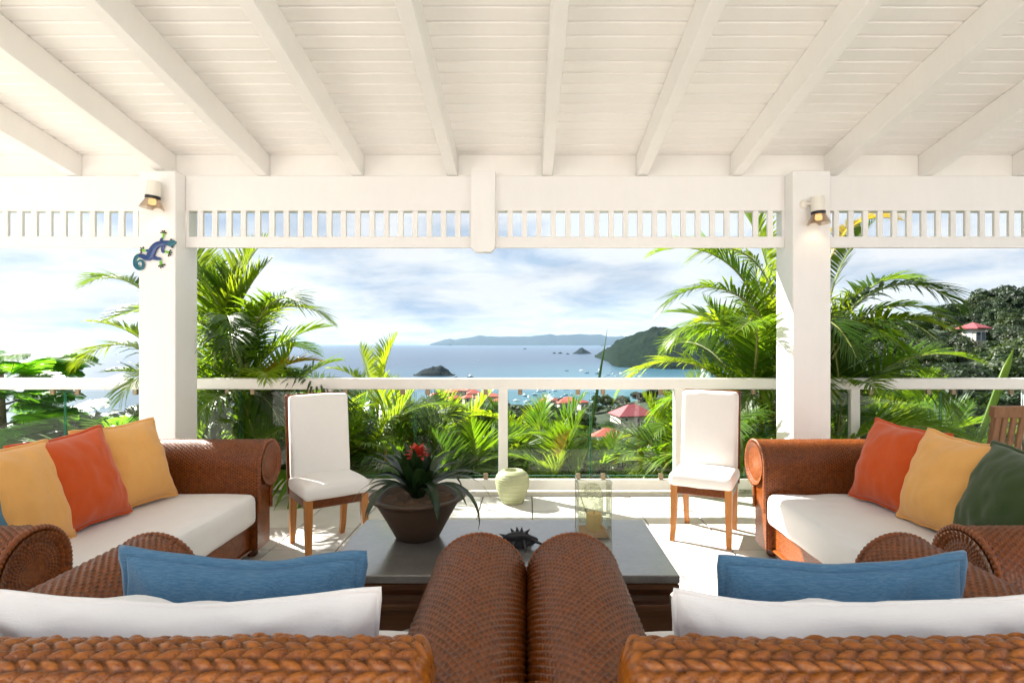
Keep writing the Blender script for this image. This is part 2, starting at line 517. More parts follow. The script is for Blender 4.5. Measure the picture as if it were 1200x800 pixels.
m = MB()
rings = [600, 1200, 2500, 5000, 10000, 20000, 38000]
P = [(0, 0, 0)]; fs = []
for r_ in rings:
    for k in range(96): P.append((r_ * math.cos(2 * PI * k / 96), r_ * math.sin(2 * PI * k / 96), 0))
for k in range(96): fs.append((0, 1 + k, 1 + (k + 1) % 96))
for i in range(len(rings) - 1):
    for k in range(96):
        a = 1 + i * 96; b = a + 96; k2 = (k + 1) % 96
        fs.append((a + k, b + k, b + k2, a + k2))
m.add(P, fs)
struct(m.build('sea', 'sea_water', loc=(0, 0, SEA)))

def sea_d(py): return (H - SEA) * F / (py - CY)
def ridge(name, prof, base, thick, mat, rough_amp, seed, back=1.0, nsub=10, nrow=14):
    """A hill standing in the sea: prof = skyline in photo pixels, base = waterline (px, py)."""
    def interp(tab, x):
        for (x0, y0), (x1, y1) in zip(tab, tab[1:]):
            if x0 <= x <= x1: return y0 + (y1 - y0) * (x - x0) / max(1e-6, x1 - x0)
        return tab[0][1] if x < tab[0][0] else tab[-1][1]
    x0, x1 = prof[0][0], prof[-1][0]
    n = max(12, int((len(prof) - 1) * nsub))
    mb = MB()
    rows = []
    nb = max(4, int(nrow * 0.5))
    def fn(i, j):
        px = x0 + (x1 - x0) * i / n
        db = sea_d(interp(base, px)); dr = db + thick
        zr = H + (CY - interp(prof, px)) / F * dr - SEA
        zr = max(zr, 0.5)
        if j <= nrow:
            f_ = j / nrow; d = db + (dr - db) * f_; z = zr * (math.sin(f_ * PI / 2) ** 0.85)
        else:
            f_ = (j - nrow) / nb; d = dr + thick * back * f_; z = zr * (1 - f_) ** 1.2
        X = (px - CX) / F * d
        w = mnoise.fractal((X * 3.0 / thick + seed, d * 3.0 / thick, 0.3), 0.8, 2.1, 5)
        edge = min(1.0, f_ * 3, 1) if j <= nrow else 1 - f_
        z = z * (1 + rough_amp * w * edge * (0.5 if j == nrow else 1.0)) - (2 if j == 0 or j == nrow + nb else 0)
        if i in (0, n): z = min(z, -1)
        return (X, d, SEA + z)
    mb.grid(n + 1, nrow + nb + 1, fn)
    return struct(mb.build(name, mat, smooth=True))
ridge('headland_hill', [(696, 418), (703, 412.5), (715, 406), (728, 399), (742, 392.5), (752, 387), (764, 385), (780, 383.5), (800, 383), (830, 387), (860, 391), (885, 394), (915, 398), (940, 404)],
      [(696, 418.5), (705, 421), (713, 424), (718, 428.5), (724, 430), (740, 430.5), (780, 432.5), (940, 434)], 420, 'forest', 0.20, 3.1, 1.4, 16, 40)
ridge('distant_island', [(503, 403.0), (515, 399.5), (521, 397.6), (527, 396.6), (533, 398), (540, 396.5), (548, 395.8), (556, 394.4), (562, 392.6), (570, 394.2), (585, 394.6), (600, 394.2), (618, 394.6), (632, 392.6), (643, 391.4), (652, 392.6), (665, 392), (680, 391), (692, 392), (703, 391.6), (712, 394.4), (722, 394.8), (729, 393.6), (736, 397), (744, 400), (752, 403)],
      [(500, 404.7), (760, 404.7)], 2500, 'rock_island', 0.10, 8.2, 1.0, 6, 8)
def islet(prof, py, thick, seed):
    return ridge('islet', prof, [(0, py), (1200, py)], thick, 'rock_island', 0.22, seed, 1.0, 10, 10)
islet([(484, 440.5), (489, 437), (494, 433), (500, 432), (507, 430), (513, 428.6), (516, 427.4), (520, 430), (525, 432.5), (529, 437), (534, 440)], 440.6, 60, 1.0)
islet([(670, 414.5), (674, 412), (679, 408.4), (682.5, 407.6), (686, 409.6), (690, 412), (693.5, 414.5)], 414.6, 120, 2.0)
islet([(647, 414.2), (649.5, 412.4), (652, 414.2)], 414.3, 40, 3.0)
islet([(653, 414.2), (656.5, 412.2), (660, 414.2)], 414.3, 40, 4.0)
islet([(662.5, 415), (665, 413.4), (668, 415)], 415.1, 40, 5.0)
islet([(612.5, 409), (615, 407.6), (617.5, 409)], 409.1, 60, 6.0)
islet([(523.5, 404.9), (527, 402.2), (531, 404.9)], 405.0, 300, 7.0)
islet([(703, 405.2), (706.5, 402.8), (710, 405.2)], 405.3, 300, 8.0)

# ================================================================== TERRACE
m = MB(); m.box((-9, -7, -0.45), (9, 5.55, -0.012))
floor = struct(m.build('terrace_floor', 'grout'))
TILE = 0.45
tile_m = MB().box((-TILE / 2 + 0.005, -TILE / 2 + 0.005, -0.012), (TILE / 2 - 0.005, TILE / 2 - 0.005, 0.0), bev=0.0025).mesh('tile', 'floor_tile')
half_m = MB().box((-TILE / 2 + 0.005, -0.120, -0.012), (TILE / 2 - 0.005, 0.120, 0.0), bev=0.0025).mesh('tile', 'floor_tile')
x_l = [0.05 + TILE * k + TILE / 2 for k in range(-11, 11)]
for x in x_l:
    for k in range(0, 9):
        y = 5.20 - TILE * (k + 0.5)
        link('tile', tile_m, floor, (x, y, 0.0))
m = MB()
for x in [0.05 + TILE * k + TILE / 2 for k in range(-20, 20)]:
    for k in range(-16, 3):
        y = 5.20 - TILE * 9 + TILE * (k - 3) + TILE / 2 + 0.0
        if y < 5.20 - TILE * 9: m.box((x - TILE / 2 + 0.005, y - TILE / 2 + 0.005, -0.0125), (x + TILE / 2 - 0.005, y + TILE / 2 - 0.005, -0.0006))
    if x < x_l[0] - 0.1 or x > x_l[-1] + 0.1:
        for k in range(0, 9):
            y = 5.20 - TILE * (k + 0.5)
            m.box((x - TILE / 2 + 0.005, y - TILE / 2 + 0.005, -0.0125), (x + TILE / 2 - 0.005, y + TILE / 2 - 0.005, -0.0006))
o = m.build('outer_tiles', 'floor_tile', floor); o['kind'] = 'stuff'
m = MB(); m.box((-9, 5.205, -0.011), (9, 5.55, 0.012), bev=0.006)
m.build('edge_coping', 'floor_tile', floor)

# added white wall with door, unseen behind the viewpoint, bouncing sunlight under the roof
m = MB(); m.box((-9, -7.0, -0.4), (-1.2, -6.75, 3.9)); m.box((1.2, -7.0, -0.4), (9, -6.75, 3.9)); m.box((-1.2, -7.0, 2.3), (1.2, -6.75, 3.9))
house = thing('pale_wall', 'added white plastered wall behind the covered terrace, bouncing sunlight in', 'wall')
m.build('bounce_wall', 'plaster', house)
MB().box((-1.198, -6.92, 0.0), (1.198, -6.86, 2.298)).build('shutter_door', 'leg_wood', house)

# ------------------------------------------------------------------ roof
SL = 0.171; ANG = math.atan(SL)
def zc(y): return H + 1.554 + SL * (4.6 - y)          # underside of the ceiling planks
Y_EAVE, Y_BACK = 5.36, 0.6  # roof cut short at the back so sun reaches the floor and wall there
XR0, XR1 = -7.4, 7.6
roof = thing('veranda_roof', 'white pitched veranda ceiling of narrow planks on exposed rafters', 'roof')
pw = 0.110 * math.sqrt(1 + SL * SL)
plank_m = MB().box((XR0, -pw / 2 + 0.0018, 0.0), (XR1, pw / 2 - 0.0018, 0.022), bev=0.008).mesh('ceiling_plank', 'ceiling_paint')
k = 0
y = Y_EAVE - 0.055
while y > Y_BACK:
    link('ceiling_plank', plank_m, roof, (0, y, zc(y)), (-ANG, 0, 0))
    y -= 0.110
cyl = (Y_EAVE + Y_BACK) / 2
L2 = (Y_EAVE - Y_BACK) / 2 * math.sqrt(1 + SL * SL)
link('roof_deck', MB().box((XR0 - 0.05, -L2 - 0.04, 0.024), (XR1 + 0.05, L2 + 0.04, 0.075)).mesh('roof_deck', 'roof_grey'), roof, (0, cyl, zc(cyl)), (-ANG, 0, 0))
raf_m = MB().box((-0.0425, -L2 + 0.01, -0.188), (0.0425, L2 - 0.33, -0.001), bev=0.004).mesh('rafter', 'ceiling_paint')
raf_x = [0.17 + 0.775 * k for k in range(-9, 10)]
for x in raf_x: link('rafter', raf_m, roof, (x, cyl, zc(cyl)), (-ANG, 0, 0))
blk_m = MB().box((-0.775 / 2 + 0.044, 0.0, 0.0), (0.775 / 2 - 0.044, 0.03, 0.186)).mesh('blocking_board', 'ceiling_paint')
for a, b in zip(raf_x, raf_x[1:]):
    link('blocking_board', blk_m, roof, ((a + b) / 2, 4.64, 2.774))
MB().box((XR0, Y_EAVE + 0.002, zc(Y_EAVE) - 0.02), (XR1, Y_EAVE + 0.03, zc(Y_EAVE) + 0.05)).build('fascia', 'white_paint', roof)

# ------------------------------------------------------------------ columns
YC0, YC1 = 4.45, 4.75
COLS = [(-3.065, -2.775), (2.105, 2.405)]
def column(x0, x1, label):
    c = thing('column', label, 'column', ((x0 + x1) / 2, (YC0 + YC1) / 2, 0), group='square columns of the veranda')
    w = (x1 - x0) / 2; dd = (YC1 - YC0) / 2
    MB().box((-w, -dd, 0.0), (w, dd, 2.772), bev=0.006).build('shaft', 'white_paint', c)
    MB().box((-w - 0.015, -dd - 0.015, 0.0), (w + 0.015, dd + 0.015, 0.12), bev=0.006).build('plinth', 'white_paint', c)
    return c
column(*COLS[0], 'square white column with the blue gecko ornament on it')
column(*COLS[1], 'square white column behind the sofa with the green pillow, sunlit on one side')

# ------------------------------------------------------------------ fretwork beams
ZB0, ZB1, ZB2, ZB3 = 2.187, 2.277, 2.486, 2.770
slat_m = MB().box((-0.0215, 4.5862, ZB1 - 0.001), (0.0215, 4.6138, ZB2 + 0.001), bev=0.002).mesh('slat', 'white_paint')
def fret(x0, x1, label, king=None):
    b = thing('fretwork_beam', label, 'beam', group='fretwork beams between the columns')
    MB().box((x0, 4.580, ZB2), (x1, 4.665, ZB3), bev=0.004).build('top_board', 'white_paint', b)
    MB().box((x0, 4.583, ZB0), (x1, 4.617, ZB1), bev=0.004).build('bottom_rail', 'white_paint', b)
    spans = [(x0, x1)] if king is None else [(x0, king[0]), (king[1], x1)]
    for a, c in spans:
        n = int(round((c - a) / 0.119)); p = (c - a) / n
        for i in range(n + 1):
            link('slat', slat_m, b, (a + p * i, 0, 0))
    if king:
        a, c = king; ch = 0.035
        MB().prism([(a, 2.79), (c, 2.79), (c, 2.14 + ch), (c - ch, 2.14), (a + ch, 2.14), (a, 2.14 + ch)], 4.500, 4.5795).build('king_post', 'white_paint', b)
    return b
fret(-2.774, 2.104, 'long white slotted beam with a king post hanging at its middle', (-0.443, -0.252))
fret(-7.2, -3.066, 'white slotted beam running outward from the gecko column')
fret(2.406, 7.4, 'white slotted beam over the sofa with the green pillow')

# ------------------------------------------------------------------ railing
YR = 5.29
rail = thing('glass_railing', 'white terrace railing with square posts and clear glass panes', 'railing')
posts = [-0.22 + 1.65 * k for k in range(-5, 6)]
MB().box((posts[0] - 0.05, YR - 0.035, 0.978), (posts[-1] + 0.05, YR + 0.065, 1.082), bev=0.008).build('top_rail', 'rail_paint', rail)
post_m = MB().box((-0.043, -0.022, 0.0), (0.043, 0.052, 0.977), bev=0.005).mesh('post', 'rail_paint')
for x in posts: link('post', post_m, rail, (x, YR, 0.008))
pane_m = {}
for a, b in zip(posts, posts[1:]):
    w = b - a
    MB().box((a + 0.045, YR - 0.012, 0.035), (b - 0.045, YR + 0.045, 0.130), bev=0.005).build('bottom_rail', 'rail_paint', rail)
    for s_ in (0, 1):
        x0 = a + 0.05 + s_ * (w / 2 - 0.045); x1 = x0 + w / 2 - 0.06
        MB().box((x0, YR + 0.014, 0.165), (x1, YR + 0.024, 0.955)).build('glass_pane', 'pane_glass', rail)
        MB().box((x0 - 0.0012, YR + 0.0135, 0.165), (x0, YR + 0.0245, 0.955)).box((x1, YR + 0.0135, 0.165), (x1 + 0.0012, YR + 0.0245, 0.955)).box((x0, YR + 0.0135, 0.163), (x1, YR + 0.0245, 0.165)).build('pane_edge', 'glass_edge', rail)
        for xx in (x0 + 0.11, x1 - 0.11):
            MB().box((xx - 0.02, YR + 0.004, 0.925), (xx + 0.02, YR + 0.034, 0.977), bev=0.003).build('clip', 'clip_metal', rail)
            MB().box((xx - 0.02, YR + 0.004, 0.130), (xx + 0.02, YR + 0.034, 0.185), bev=0.003).build('clip', 'clip_metal', rail)

# ================================================================== SOFAS
def resample(pts, ds):
    seg = [0]
    for a, b in zip(pts, pts[1:]): seg.append(seg[-1] + math.dist(a, b))
    n = max(2, int(round(seg[-1] / ds)))
    out = []; j = 0
    for i in range(n + 1):
        s_ = seg[-1] * i / n
        while j < len(seg) - 2 and seg[j + 1] < s_: j += 1
        f_ = (s_ - seg[j]) / max(1e-9, seg[j + 1] - seg[j])
        out.append((pts[j][0] + (pts[j + 1][0] - pts[j][0]) * f_, pts[j][1] + (pts[j + 1][1] - pts[j][1]) * f_))
    return out
def normals(pts):
    o = []
    for i in range(len(pts)):
        a = pts[max(0, i - 1)]; b = pts[min(len(pts) - 1, i + 1)]
        dx, dz = b[0] - a[0], b[1] - a[1]; l = math.hypot(dx, dz) or 1
        o.append((-dz / l, dx / l))
    return o
ARM_R, ARM_Z = 0.154, 0.602
def arm_profile():
    p = [(-ARM_R, 0.07), (-ARM_R, ARM_Z)]
    for k in range(1, 41):
        a = R(180 - 235 * k / 40); p.append((ARM_R * math.cos(a), ARM_Z + ARM_R * math.sin(a)))
    p += [(0.03, 0.455), (0.015, 0.43), (0.015, 0.07)]
    return p
def weave_h(fs_, fv):                    # height inside one cell of the weave
    return (1 - abs(2 * fs_ - 1) ** 2.2) * (0.15 + 0.85 * min(1.0, fv * 1.5) ** 0.8)
def weave_sweep(prof, length, cs, cv, amp, sub_s=4, sub_v=3, axis='y', seed=0, capends=True):
    rnd = random.Random(seed)
    pts = resample(prof, cs / sub_s); nm = normals(pts)
    nr = int(round(length / cv)); nv = nr * sub_v
    jit = {}
    P = []
    for j in range(nv + 1):
        row = j // sub_v; fv = (j % sub_v) / sub_v
        yv_ = length * j / nv
        for i, (u, z) in enumerate(pts):
            ii = i + (sub_s // 2 if row % 2 else 0)
            cell = ii // sub_s; f_ = (ii % sub_s) / sub_s
            key = (row, cell)
            if key not in jit: jit[key] = rnd.uniform(0.72, 1.12)
            h = amp * weave_h(f_, fv) * jit[key]
            P.append((u + nm[i][0] * h, yv_, z + nm[i][1] * h))
    n = len(pts); fs_ = []
    for j in range(nv):
        for i in range(n - 1):
            a = j * n + i
            fs_.append((a, a + n, a + n + 1, a + 1))
    mb = MB(); mb.add(P, fs_)
    if capends:
        mb.add([(u, 0.0, z) for u, z in pts[::2]], [tuple(range(len(pts[::2])))])
        mb.add([(u, length, z) for u, z in pts[::2]], [tuple(reversed(range(len(pts[::2]))))])
    return mb
SD = 0.99                                 # sofa depth
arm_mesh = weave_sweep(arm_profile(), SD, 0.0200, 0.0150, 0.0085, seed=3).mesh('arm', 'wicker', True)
# rope binding round the front end of an arm
def rope(path, r, strands, pitch, sub=6):
    mb = MB()
    path = [Vector(p) for p in path]
    ln = [0]
    for a, b in zip(path, path[1:]): ln.append(ln[-1] + (b - a).length)
    n = int(ln[-1] / pitch * sub)
    pts = []; j = 0
    for i in range(n + 1):
        s_ = ln[-1] * i / n
        while j < len(ln) - 2 and ln[j + 1] < s_: j += 1
        pts.append(path[j].lerp(path[j + 1], (s_ - ln[j]) / max(1e-9, ln[j + 1] - ln[j])))
    rad = [r * (0.82 + 0.25 * abs(math.sin(PI * i / sub))) for i in range(n + 1)]
    return mb.tube(pts, rad, 8)
cap_path = [(u, SD, z) for u, z in resample(arm_profile(), 0.012) if z > 0.30]
bind_mesh = rope([(u * 0.985, y_ + 0.008, z) for u, y_, z in cap_path], 0.012, 2, 0.016).mesh('binding', 'wicker', True)
def end_disc():
    P = []; nr, nt = 33, 168
    for j in range(nr):
        r_ = (ARM_R - 0.012) * (1 - j / (nr - 1)) + 0.001; row = j // 3; fv = (j % 3) / 3
        for i in range(nt):
            ii = i + (2 if row % 2 else 0); f_ = (ii % 4) / 4
            h = 0.006 * weave_h(f_, fv) * min(1, r_ / 0.07) ** 2 - 0.016 * min(1.0, (ARM_R - r_ - 0.012) / 0.03)
            an = -2 * PI * i / nt
            P.append((r_ * math.cos(an), SD + 0.020 + h, ARM_Z + r_ * math.sin(an)))
    fs_ = [(j * nt + i, j * nt + (i + 1) % nt, (j + 1) * nt + (i + 1) % nt, (j + 1) * nt + i) for j in range(nr - 1) for i in range(nt)]
    return MB().add(P, fs_)
scroll_mesh = end_disc().mesh('end_disc', 'wicker', True)

BK_R, BK_Z, BK_Y = 0.085, 0.775, 0.10
def back_mesh(L, amp=0.0120):
    p = [(0.15, 0.10), (BK_R, 0.45), (BK_R, BK_Z)]
    prof = [(-(0.085) , 0.10), (-BK_R, BK_Z)]
    for k in range(1, 41):
        a = R(180 - 250 * k / 40); prof.append((BK_R * math.cos(a), BK_Z + BK_R * math.sin(a)))
    prof += [(0.02, 0.66), (0.02, 0.10)]
    rowp, cellp, sr, sc_ = 0.0200, 0.038, 5, 8
    pts = resample(prof, rowp / sr); nm = normals(pts)
    nx = int(L / cellp * sc_)
    rnd = random.Random(5); jit = {}
    P = []
    n = len(pts)
    for j in range(nx + 1):
        x = -L / 2 + L * j / nx
        endr = min(1.0, math.sqrt(max(0.0, 1 - (1 - min(1, (L / 2 - abs(x)) / 0.035)) ** 2)) * 0.9 + 0.1)
        for i, (w, z) in enumerate(pts):
            row = i // sr; fr = (i % sr) / sr
            sl = 0.75 * fr * (1 if row % 2 else -1)
            c = j / sc_ + sl + (0.5 if row % 2 else 0) + 0.37 * row
            ci = math.floor(c); fc = c - ci
            key = (row, ci)
            if key not in jit: jit[key] = rnd.uniform(0.7, 1.15)
            h = amp * jit[key] * (0.25 + 0.75 * (1 - abs(2 * fr - 1) ** 2.2)) * (1 - abs(2 * fc - 1) ** 2.4)
            wob = 0.004 * mnoise.noise((x * 6, z * 6, 1.7))
            zz_ = z + nm[i][1] * (h + wob); ww = w + nm[i][0] * (h + wob)
            if z > BK_Z - 0.1:
                ww = ww * endr; zz_ = BK_Z + (zz_ - BK_Z) * endr
            P.append((x, -ww, zz_))
    fs_ = []
    for j in range(nx):
        for i in range(n - 1):
            a = j * n + i
            fs_.append((a, a + 1, a + n + 1, a + n))
    mb = MB(); mb.add(P, fs_)
    mb.add([P[i] for i in range(0, n, 3)], [tuple(range(len(range(0, n, 3))))])
    mb.add([P[nx * n + i] for i in range(0, n, 3)], [tuple(reversed(range(len(range(0, n, 3)))))])
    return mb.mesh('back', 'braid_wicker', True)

def soft_box(w, d, h, r, puff=0.02, seed=0.0, nx=40, ny=24, nz=8, wr=0.006, front_drop=0.0):
    """Upholstered block centred in x/y, z from 0 to h."""
    mb = MB()
    def shape(p):
        q = Vector((max(-w / 2 + r, min(w / 2 - r, p.x)), max(-d / 2 + r, min(d / 2 - r, p.y)), max(r, min(h - r, p.z))))
        v = p - q
        if v.length > 1e-9: v = v.normalized() * r
        o = q + v
        u, t_ = p.x / (w / 2), p.y / (d / 2)
        if p.z > h * 0.5: o.z += puff * (1 - u ** 4) * (1 - t_ ** 4) * (p.z / h)
        nn = mnoise.noise((o.x * 5 + seed, o.y * 5, o.z * 7)) + 0.5 * mnoise.noise((o.x * 13 + seed, o.y * 4, o.z * 5))
        o += Vector((0.3 * nn, 0.5 * nn, nn)) * wr
        fold = math.sin(o.x * 30 + 4 * mnoise.noise((o.x * 3, seed, 0))) * 0.5 + 0.5
        if p.y > d * 0.45: o.y += 0.002 * fold
        return o
    def face(n1, n2, fn): mb.grid(n1 + 1, n2 + 1, fn)
    face(nx, ny, lambda i, j: shape(Vector((-w / 2 + w * i / nx, -d / 2 + d * j / ny, h))))
    face(nx, ny, lambda i, j: shape(Vector((w / 2 - w * i / nx, -d / 2 + d * j / ny, 0))))
    face(nx, nz, lambda i, j: shape(Vector((-w / 2 + w * i / nx, -d / 2, h * j / nz))))
    face(nx, nz, lambda i, j: shape(Vector((w / 2 - w * i / nx, d / 2, h * j / nz))))
    face(ny, nz, lambda i, j: shape(Vector((w / 2, -d / 2 + d * i / ny, h * j / nz))))
    face(ny, nz, lambda i, j: shape(Vector((-w / 2, d / 2 - d * i / ny, h * j / nz))))
    return mb

def pillow_mesh(w, h, t_, mat, seed=0.0, n=36, flange=0.012, sag=0.0, wr=0.010, ear=0.05):
    """Scatter pillow standing in XZ, thickness along Y; returns (body mesh, piping mesh)."""
    mb = MB()
    def edge(u, v):
        bow = 1 - ear * (1 - v * v); bow2 = 1 - ear * (1 - u * u)
        x = u * w / 2 * bow; z = v * h / 2 * bow2
        z -= sag * (1 - abs(u) ** 1.5) * (v + 1) / 2
        z += 0.010 * mnoise.noise((u * 2.2 + seed, v * 2.2, 2.0)); x += 0.010 * mnoise.noise((u * 2.2, v * 2.2 + seed, 5.0))
        return x, z
    def th(u, v):
        return t_ / 2 * (max(0, 1 - abs(u) ** 2.6) * max(0, 1 - abs(v) ** 2.6)) ** 0.55
    def warp(x, z, u, v): return 0.012 * mnoise.noise((u * 1.3 + seed * 2, v * 1.3, 9.0))
    for sgn in (-1, 1):
        def fn(i, j):
            u = -1 + 2 * i / n; v = -1 + 2 * j / n
            u = math.sin(u * PI / 2) * 0.5 + u * 0.5; v = math.sin(v * PI / 2) * 0.5 + v * 0.5
            x, z = edge(u, v); k = th(u, v)
            wk = (mnoise.noise((u * 3 + seed, v * 3, sgn)) + 0.6 * mnoise.noise((u * 8 + seed, v * 4, sgn * 2.0)))
            edgew = (1 - (1 - max(abs(u), abs(v))) ) ** 3
            rad = math.atan2(v, u)
            fold = 0.5 * math.sin(rad * 14 + seed) * edgew
            y_ = sgn * (k + (wk * wr + fold * wr * 0.5) * min(1.0, k / (t_ * 0.2)))
            return (x, y_ + warp(x, z, u, v), z)
        g = MB(); g.grid(n + 1, n + 1, fn)
        if sgn == 1: g.f = [tuple(reversed(f)) for f in g.f]
        mb.add(g.v, g.f)
    body = mb.mesh('pillow', mat, True)
    path = []
    for (u0, v0, u1, v1) in ((-1, -1, 1, -1), (1, -1, 1, 1), (1, 1, -1, 1), (-1, 1, -1, -1)):
        for k in range(24):
            u = u0 + (u1 - u0) * k / 24; v = v0 + (v1 - v0) * k / 24
            x, z = edge(u, v); path.append((x, warp(x, z, u, v), z))
    path.append(path[0])
    pm = MB().tube(path, flange * 0.5, 6, False, flat=(1.3, 0.7, 1.3)).mesh('piping', mat, True)
    return body, pm

def pillow(label, w, h, t_, mat, loc, rot, seed, group=None, cat='pillow', name='scatter_pillow', **kw):
    b, p = pillow_mesh(w, h, t_, mat, seed, **kw)
    o = link(name, b, None, loc, rot); o.rotation_mode = 'XYZ'
    tag(o, label, cat, group)
    link('piping', p, o)
    return o

skirt_cache = {}
def weave_panel(w, h, seed=1):
    mb = weave_sweep([(0, 0), (0, h)], w, 0.0145, 0.0150, 0.0040, seed=seed, capends=False)
    return mb
def sofa(label, L, loc, rotz, ncush, group):
    s_ = thing('wicker_sofa', label, 'sofa', loc, rotz, group)
    hw = L / 2
    for sx in (1, -1):
        a = link('arm', arm_mesh, s_, (sx * hw, 0, 0), None, (sx, 1, 1))
        link('binding', bind_mesh, a)
        link('end_disc', scroll_mesh, a)
    link('back', back_mesh(L - 0.02), s_, (0, BK_Y, 0))
    inner = L - 2 * ARM_R - 0.012
    b = MB().box((-inner / 2, 0.19, 0.075), (inner / 2, SD - 0.055, 0.238)).build('base', 'wicker', s_)
    wp = weave_panel(inner, 0.165)
    wp.v = [(p[1] - inner / 2, SD - 0.05 - p[0], p[2] + 0.073) for p in wp.v]
    wp.build('front_skirt', 'wicker', b, True)
    rp = MB().tube([(-inner / 2, SD - 0.045, 0.236), (inner / 2, SD - 0.045, 0.236)], 0.012, 8)
    rp.tube([(-inner / 2, SD - 0.045, 0.074), (inner / 2, SD - 0.045, 0.074)], 0.012, 8).build('skirt_trim', 'wicker', b, True)
    for sx in (1, -1):
        for yy in (0.10, SD - 0.08):
            MB().lathe([(0.022, 0), (0.034, 0.012), (0.036, 0.035), (0.028, 0.05), (0.04, 0.072)], 16).build('foot', 'dark_foot', s_, True, (sx * (hw - 0.06), yy, 0))
    sc = soft_box(inner - 0.006, SD - 0.19, 0.205, 0.045, 0.012, seed=loc[0] * 3, nx=int(inner * 40), ny=26)
    sc.build('seat_cushion', 'white_fabric', s_, True, (0, 0.19 + (SD - 0.19) / 2 + 0.005, 0.24))
    cw = (inner - 0.03) / ncush
    for k in range(ncush):
        body, pp = pillow_mesh(cw + 0.05, 0.46, 0.19, 'white_fabric', seed=loc[0] + k * 1.7, n=56, ear=0.035, wr=0.019, sag=0.025)
        bo = link('back_cushion', body, s_, (-inner / 2 + 0.015 + cw * (k + 0.5), 0.285, 0.665), (R(8), 0, 0))
        link('cushion_seam', pp, bo)
    return s_
NX = 0.712 + 0.002
sofa('wicker loveseat with white cushion and blue pillow, on the side of the yellow-and-orange pillow sofa', 1.112, (-NX, 0.92, 0), 0, 1, 'brown wicker sofas round the table')
sofa('wicker loveseat with white cushion and blue pillow, on the side of the green pillow sofa', 1.112, (NX, 0.92, 0), 0, 1, 'brown wicker sofas round the table')
sofa('long wicker sofa with two yellow pillows and a deep orange one between them', 1.82, (-1.74 - SD, 2.89, 0), R(-90), 2, 'brown wicker sofas round the table')
sofa('long wicker sofa with orange, yellow and dark green pillows', 1.82, (1.55 + SD, 2.89, 0), R(90), 2, 'brown wicker sofas round the table')

pillow('wide denim blue pillow on the loveseat beside the potted bromeliad', 0.585, 0.47, 0.19, 'denim', (-0.715, 1.425, 0.655), (R(6), R(2), R(1)), 1.3, 'denim pillows', sag=0.022, flange=0.026, wr=0.014)
pillow('wide denim blue pillow on the loveseat beside the green pillow sofa', 0.59, 0.47, 0.19, 'denim', (0.785, 1.425, 0.645), (R(6), R(-1), R(-1)), 4.1, 'denim pillows', sag=0.026, flange=0.026, wr=0.014)
# pillows on the long sofas: turned to lean on the backs
def lean(label, mat, y, sx, seed, yaw, tilt, roll=0.0, w=0.50, h=0.50, xoff=0.0, z=0.0):
    x = (-2.33 if sx < 0 else 2.13) + xoff
    y -= 0.12 if sx < 0 else 0.10
    # pillow faces +x (left sofa) or -x (right sofa)
    rot = Matrix.Rotation(R(yaw), 4, 'Z') @ Matrix.Rotation(R(-tilt), 4, 'X') @ Matrix.Rotation(R(roll), 4, 'Y')
    return pillow(label, w, h, 0.25, mat, (x, y, 0.455 + h / 2 * 0.97 + z), rot.to_euler(), seed, ear=0.085, flange=0.02)
lean('pale yellow pillow beside the teal pillow on the long wicker sofa', 'yellow_linen', 2.66, -1, 0.4, 90 - 4, 20, 2)
lean('deep orange pillow between two yellow pillows', 'orange_linen', 3.02, -1, 2.6, 90 - 8, 20, -3)
lean('yellow pillow leaning against the sofa arm next to the gecko column', 'yellow_linen', 3.40, -1, 5.2, 90 - 16, 20, -2)
lean('teal blue pillow at the near end of the sofa, mostly hidden by a yellow pillow', 'teal_linen', 2.40, -1, 7.7, 90 + 4, 16, 2, 0.46, 0.46)
lean('orange pillow with a patch of sunlight on it', 'orange_linen', 3.34, 1, 9.1, -90 + 12, 20, 3)
lean('yellow pillow between an orange and a dark green pillow', 'yellow_linen', 2.93, 1, 11.3, -90 + 5, 20, 2)
lean('dark green pillow at the end of the long wicker sofa', 'green_linen', 2.55, 1, 13.9, -90 + 0, 22, 3)

# ================================================================== COFFEE TABLE
TX0, TX1, TY0, TY1, TZ = -0.87, 0.635, 2.33, 3.07, 0.45
ct = thing('coffee_table', 'low dark wooden coffee table with a grey stone top', 'table', ((TX0 + TX1) / 2, (TY0 + TY1) / 2, 0))
tw, td = (TX1 - TX0) / 2, (TY1 - TY0) / 2
MB().box((-tw, -td, TZ - 0.034), (tw, td, TZ), bev=0.003).build('stone_top', 'stone_top', ct)
def ring(mb, prof, w, d):
    n = len(prof)
    P = []
    for (sx, sy) in ((-1, -1), (1, -1), (1, 1), (-1, 1)):
        for (o_, z) in prof: P.append((sx * (w + o_), sy * (d + o_), z))
    fs_ = []
    for c in range(4):
        c2 = (c + 1) % 4
        for i in range(n - 1): fs_.append((c * n + i, c2 * n + i, c2 * n + i + 1, c * n + i + 1))
    mb.add(P, fs_); return mb
mp = [(-0.02, 0.300), (0.000, 0.300), (0.004, 0.312), (0.0, 0.324), (-0.02, 0.330), (-0.024, 0.352), (-0.012, 0.372), (0.002, 0.383), (0.010, 0.392), (0.010, 0.408), (0.0, 0.4155), (-0.05, 0.4155)]
o = ring(MB(), mp, tw - 0.012, td - 0.012).build('moulding', 'table_wood', ct)
smooth_by_angle(o, 40)
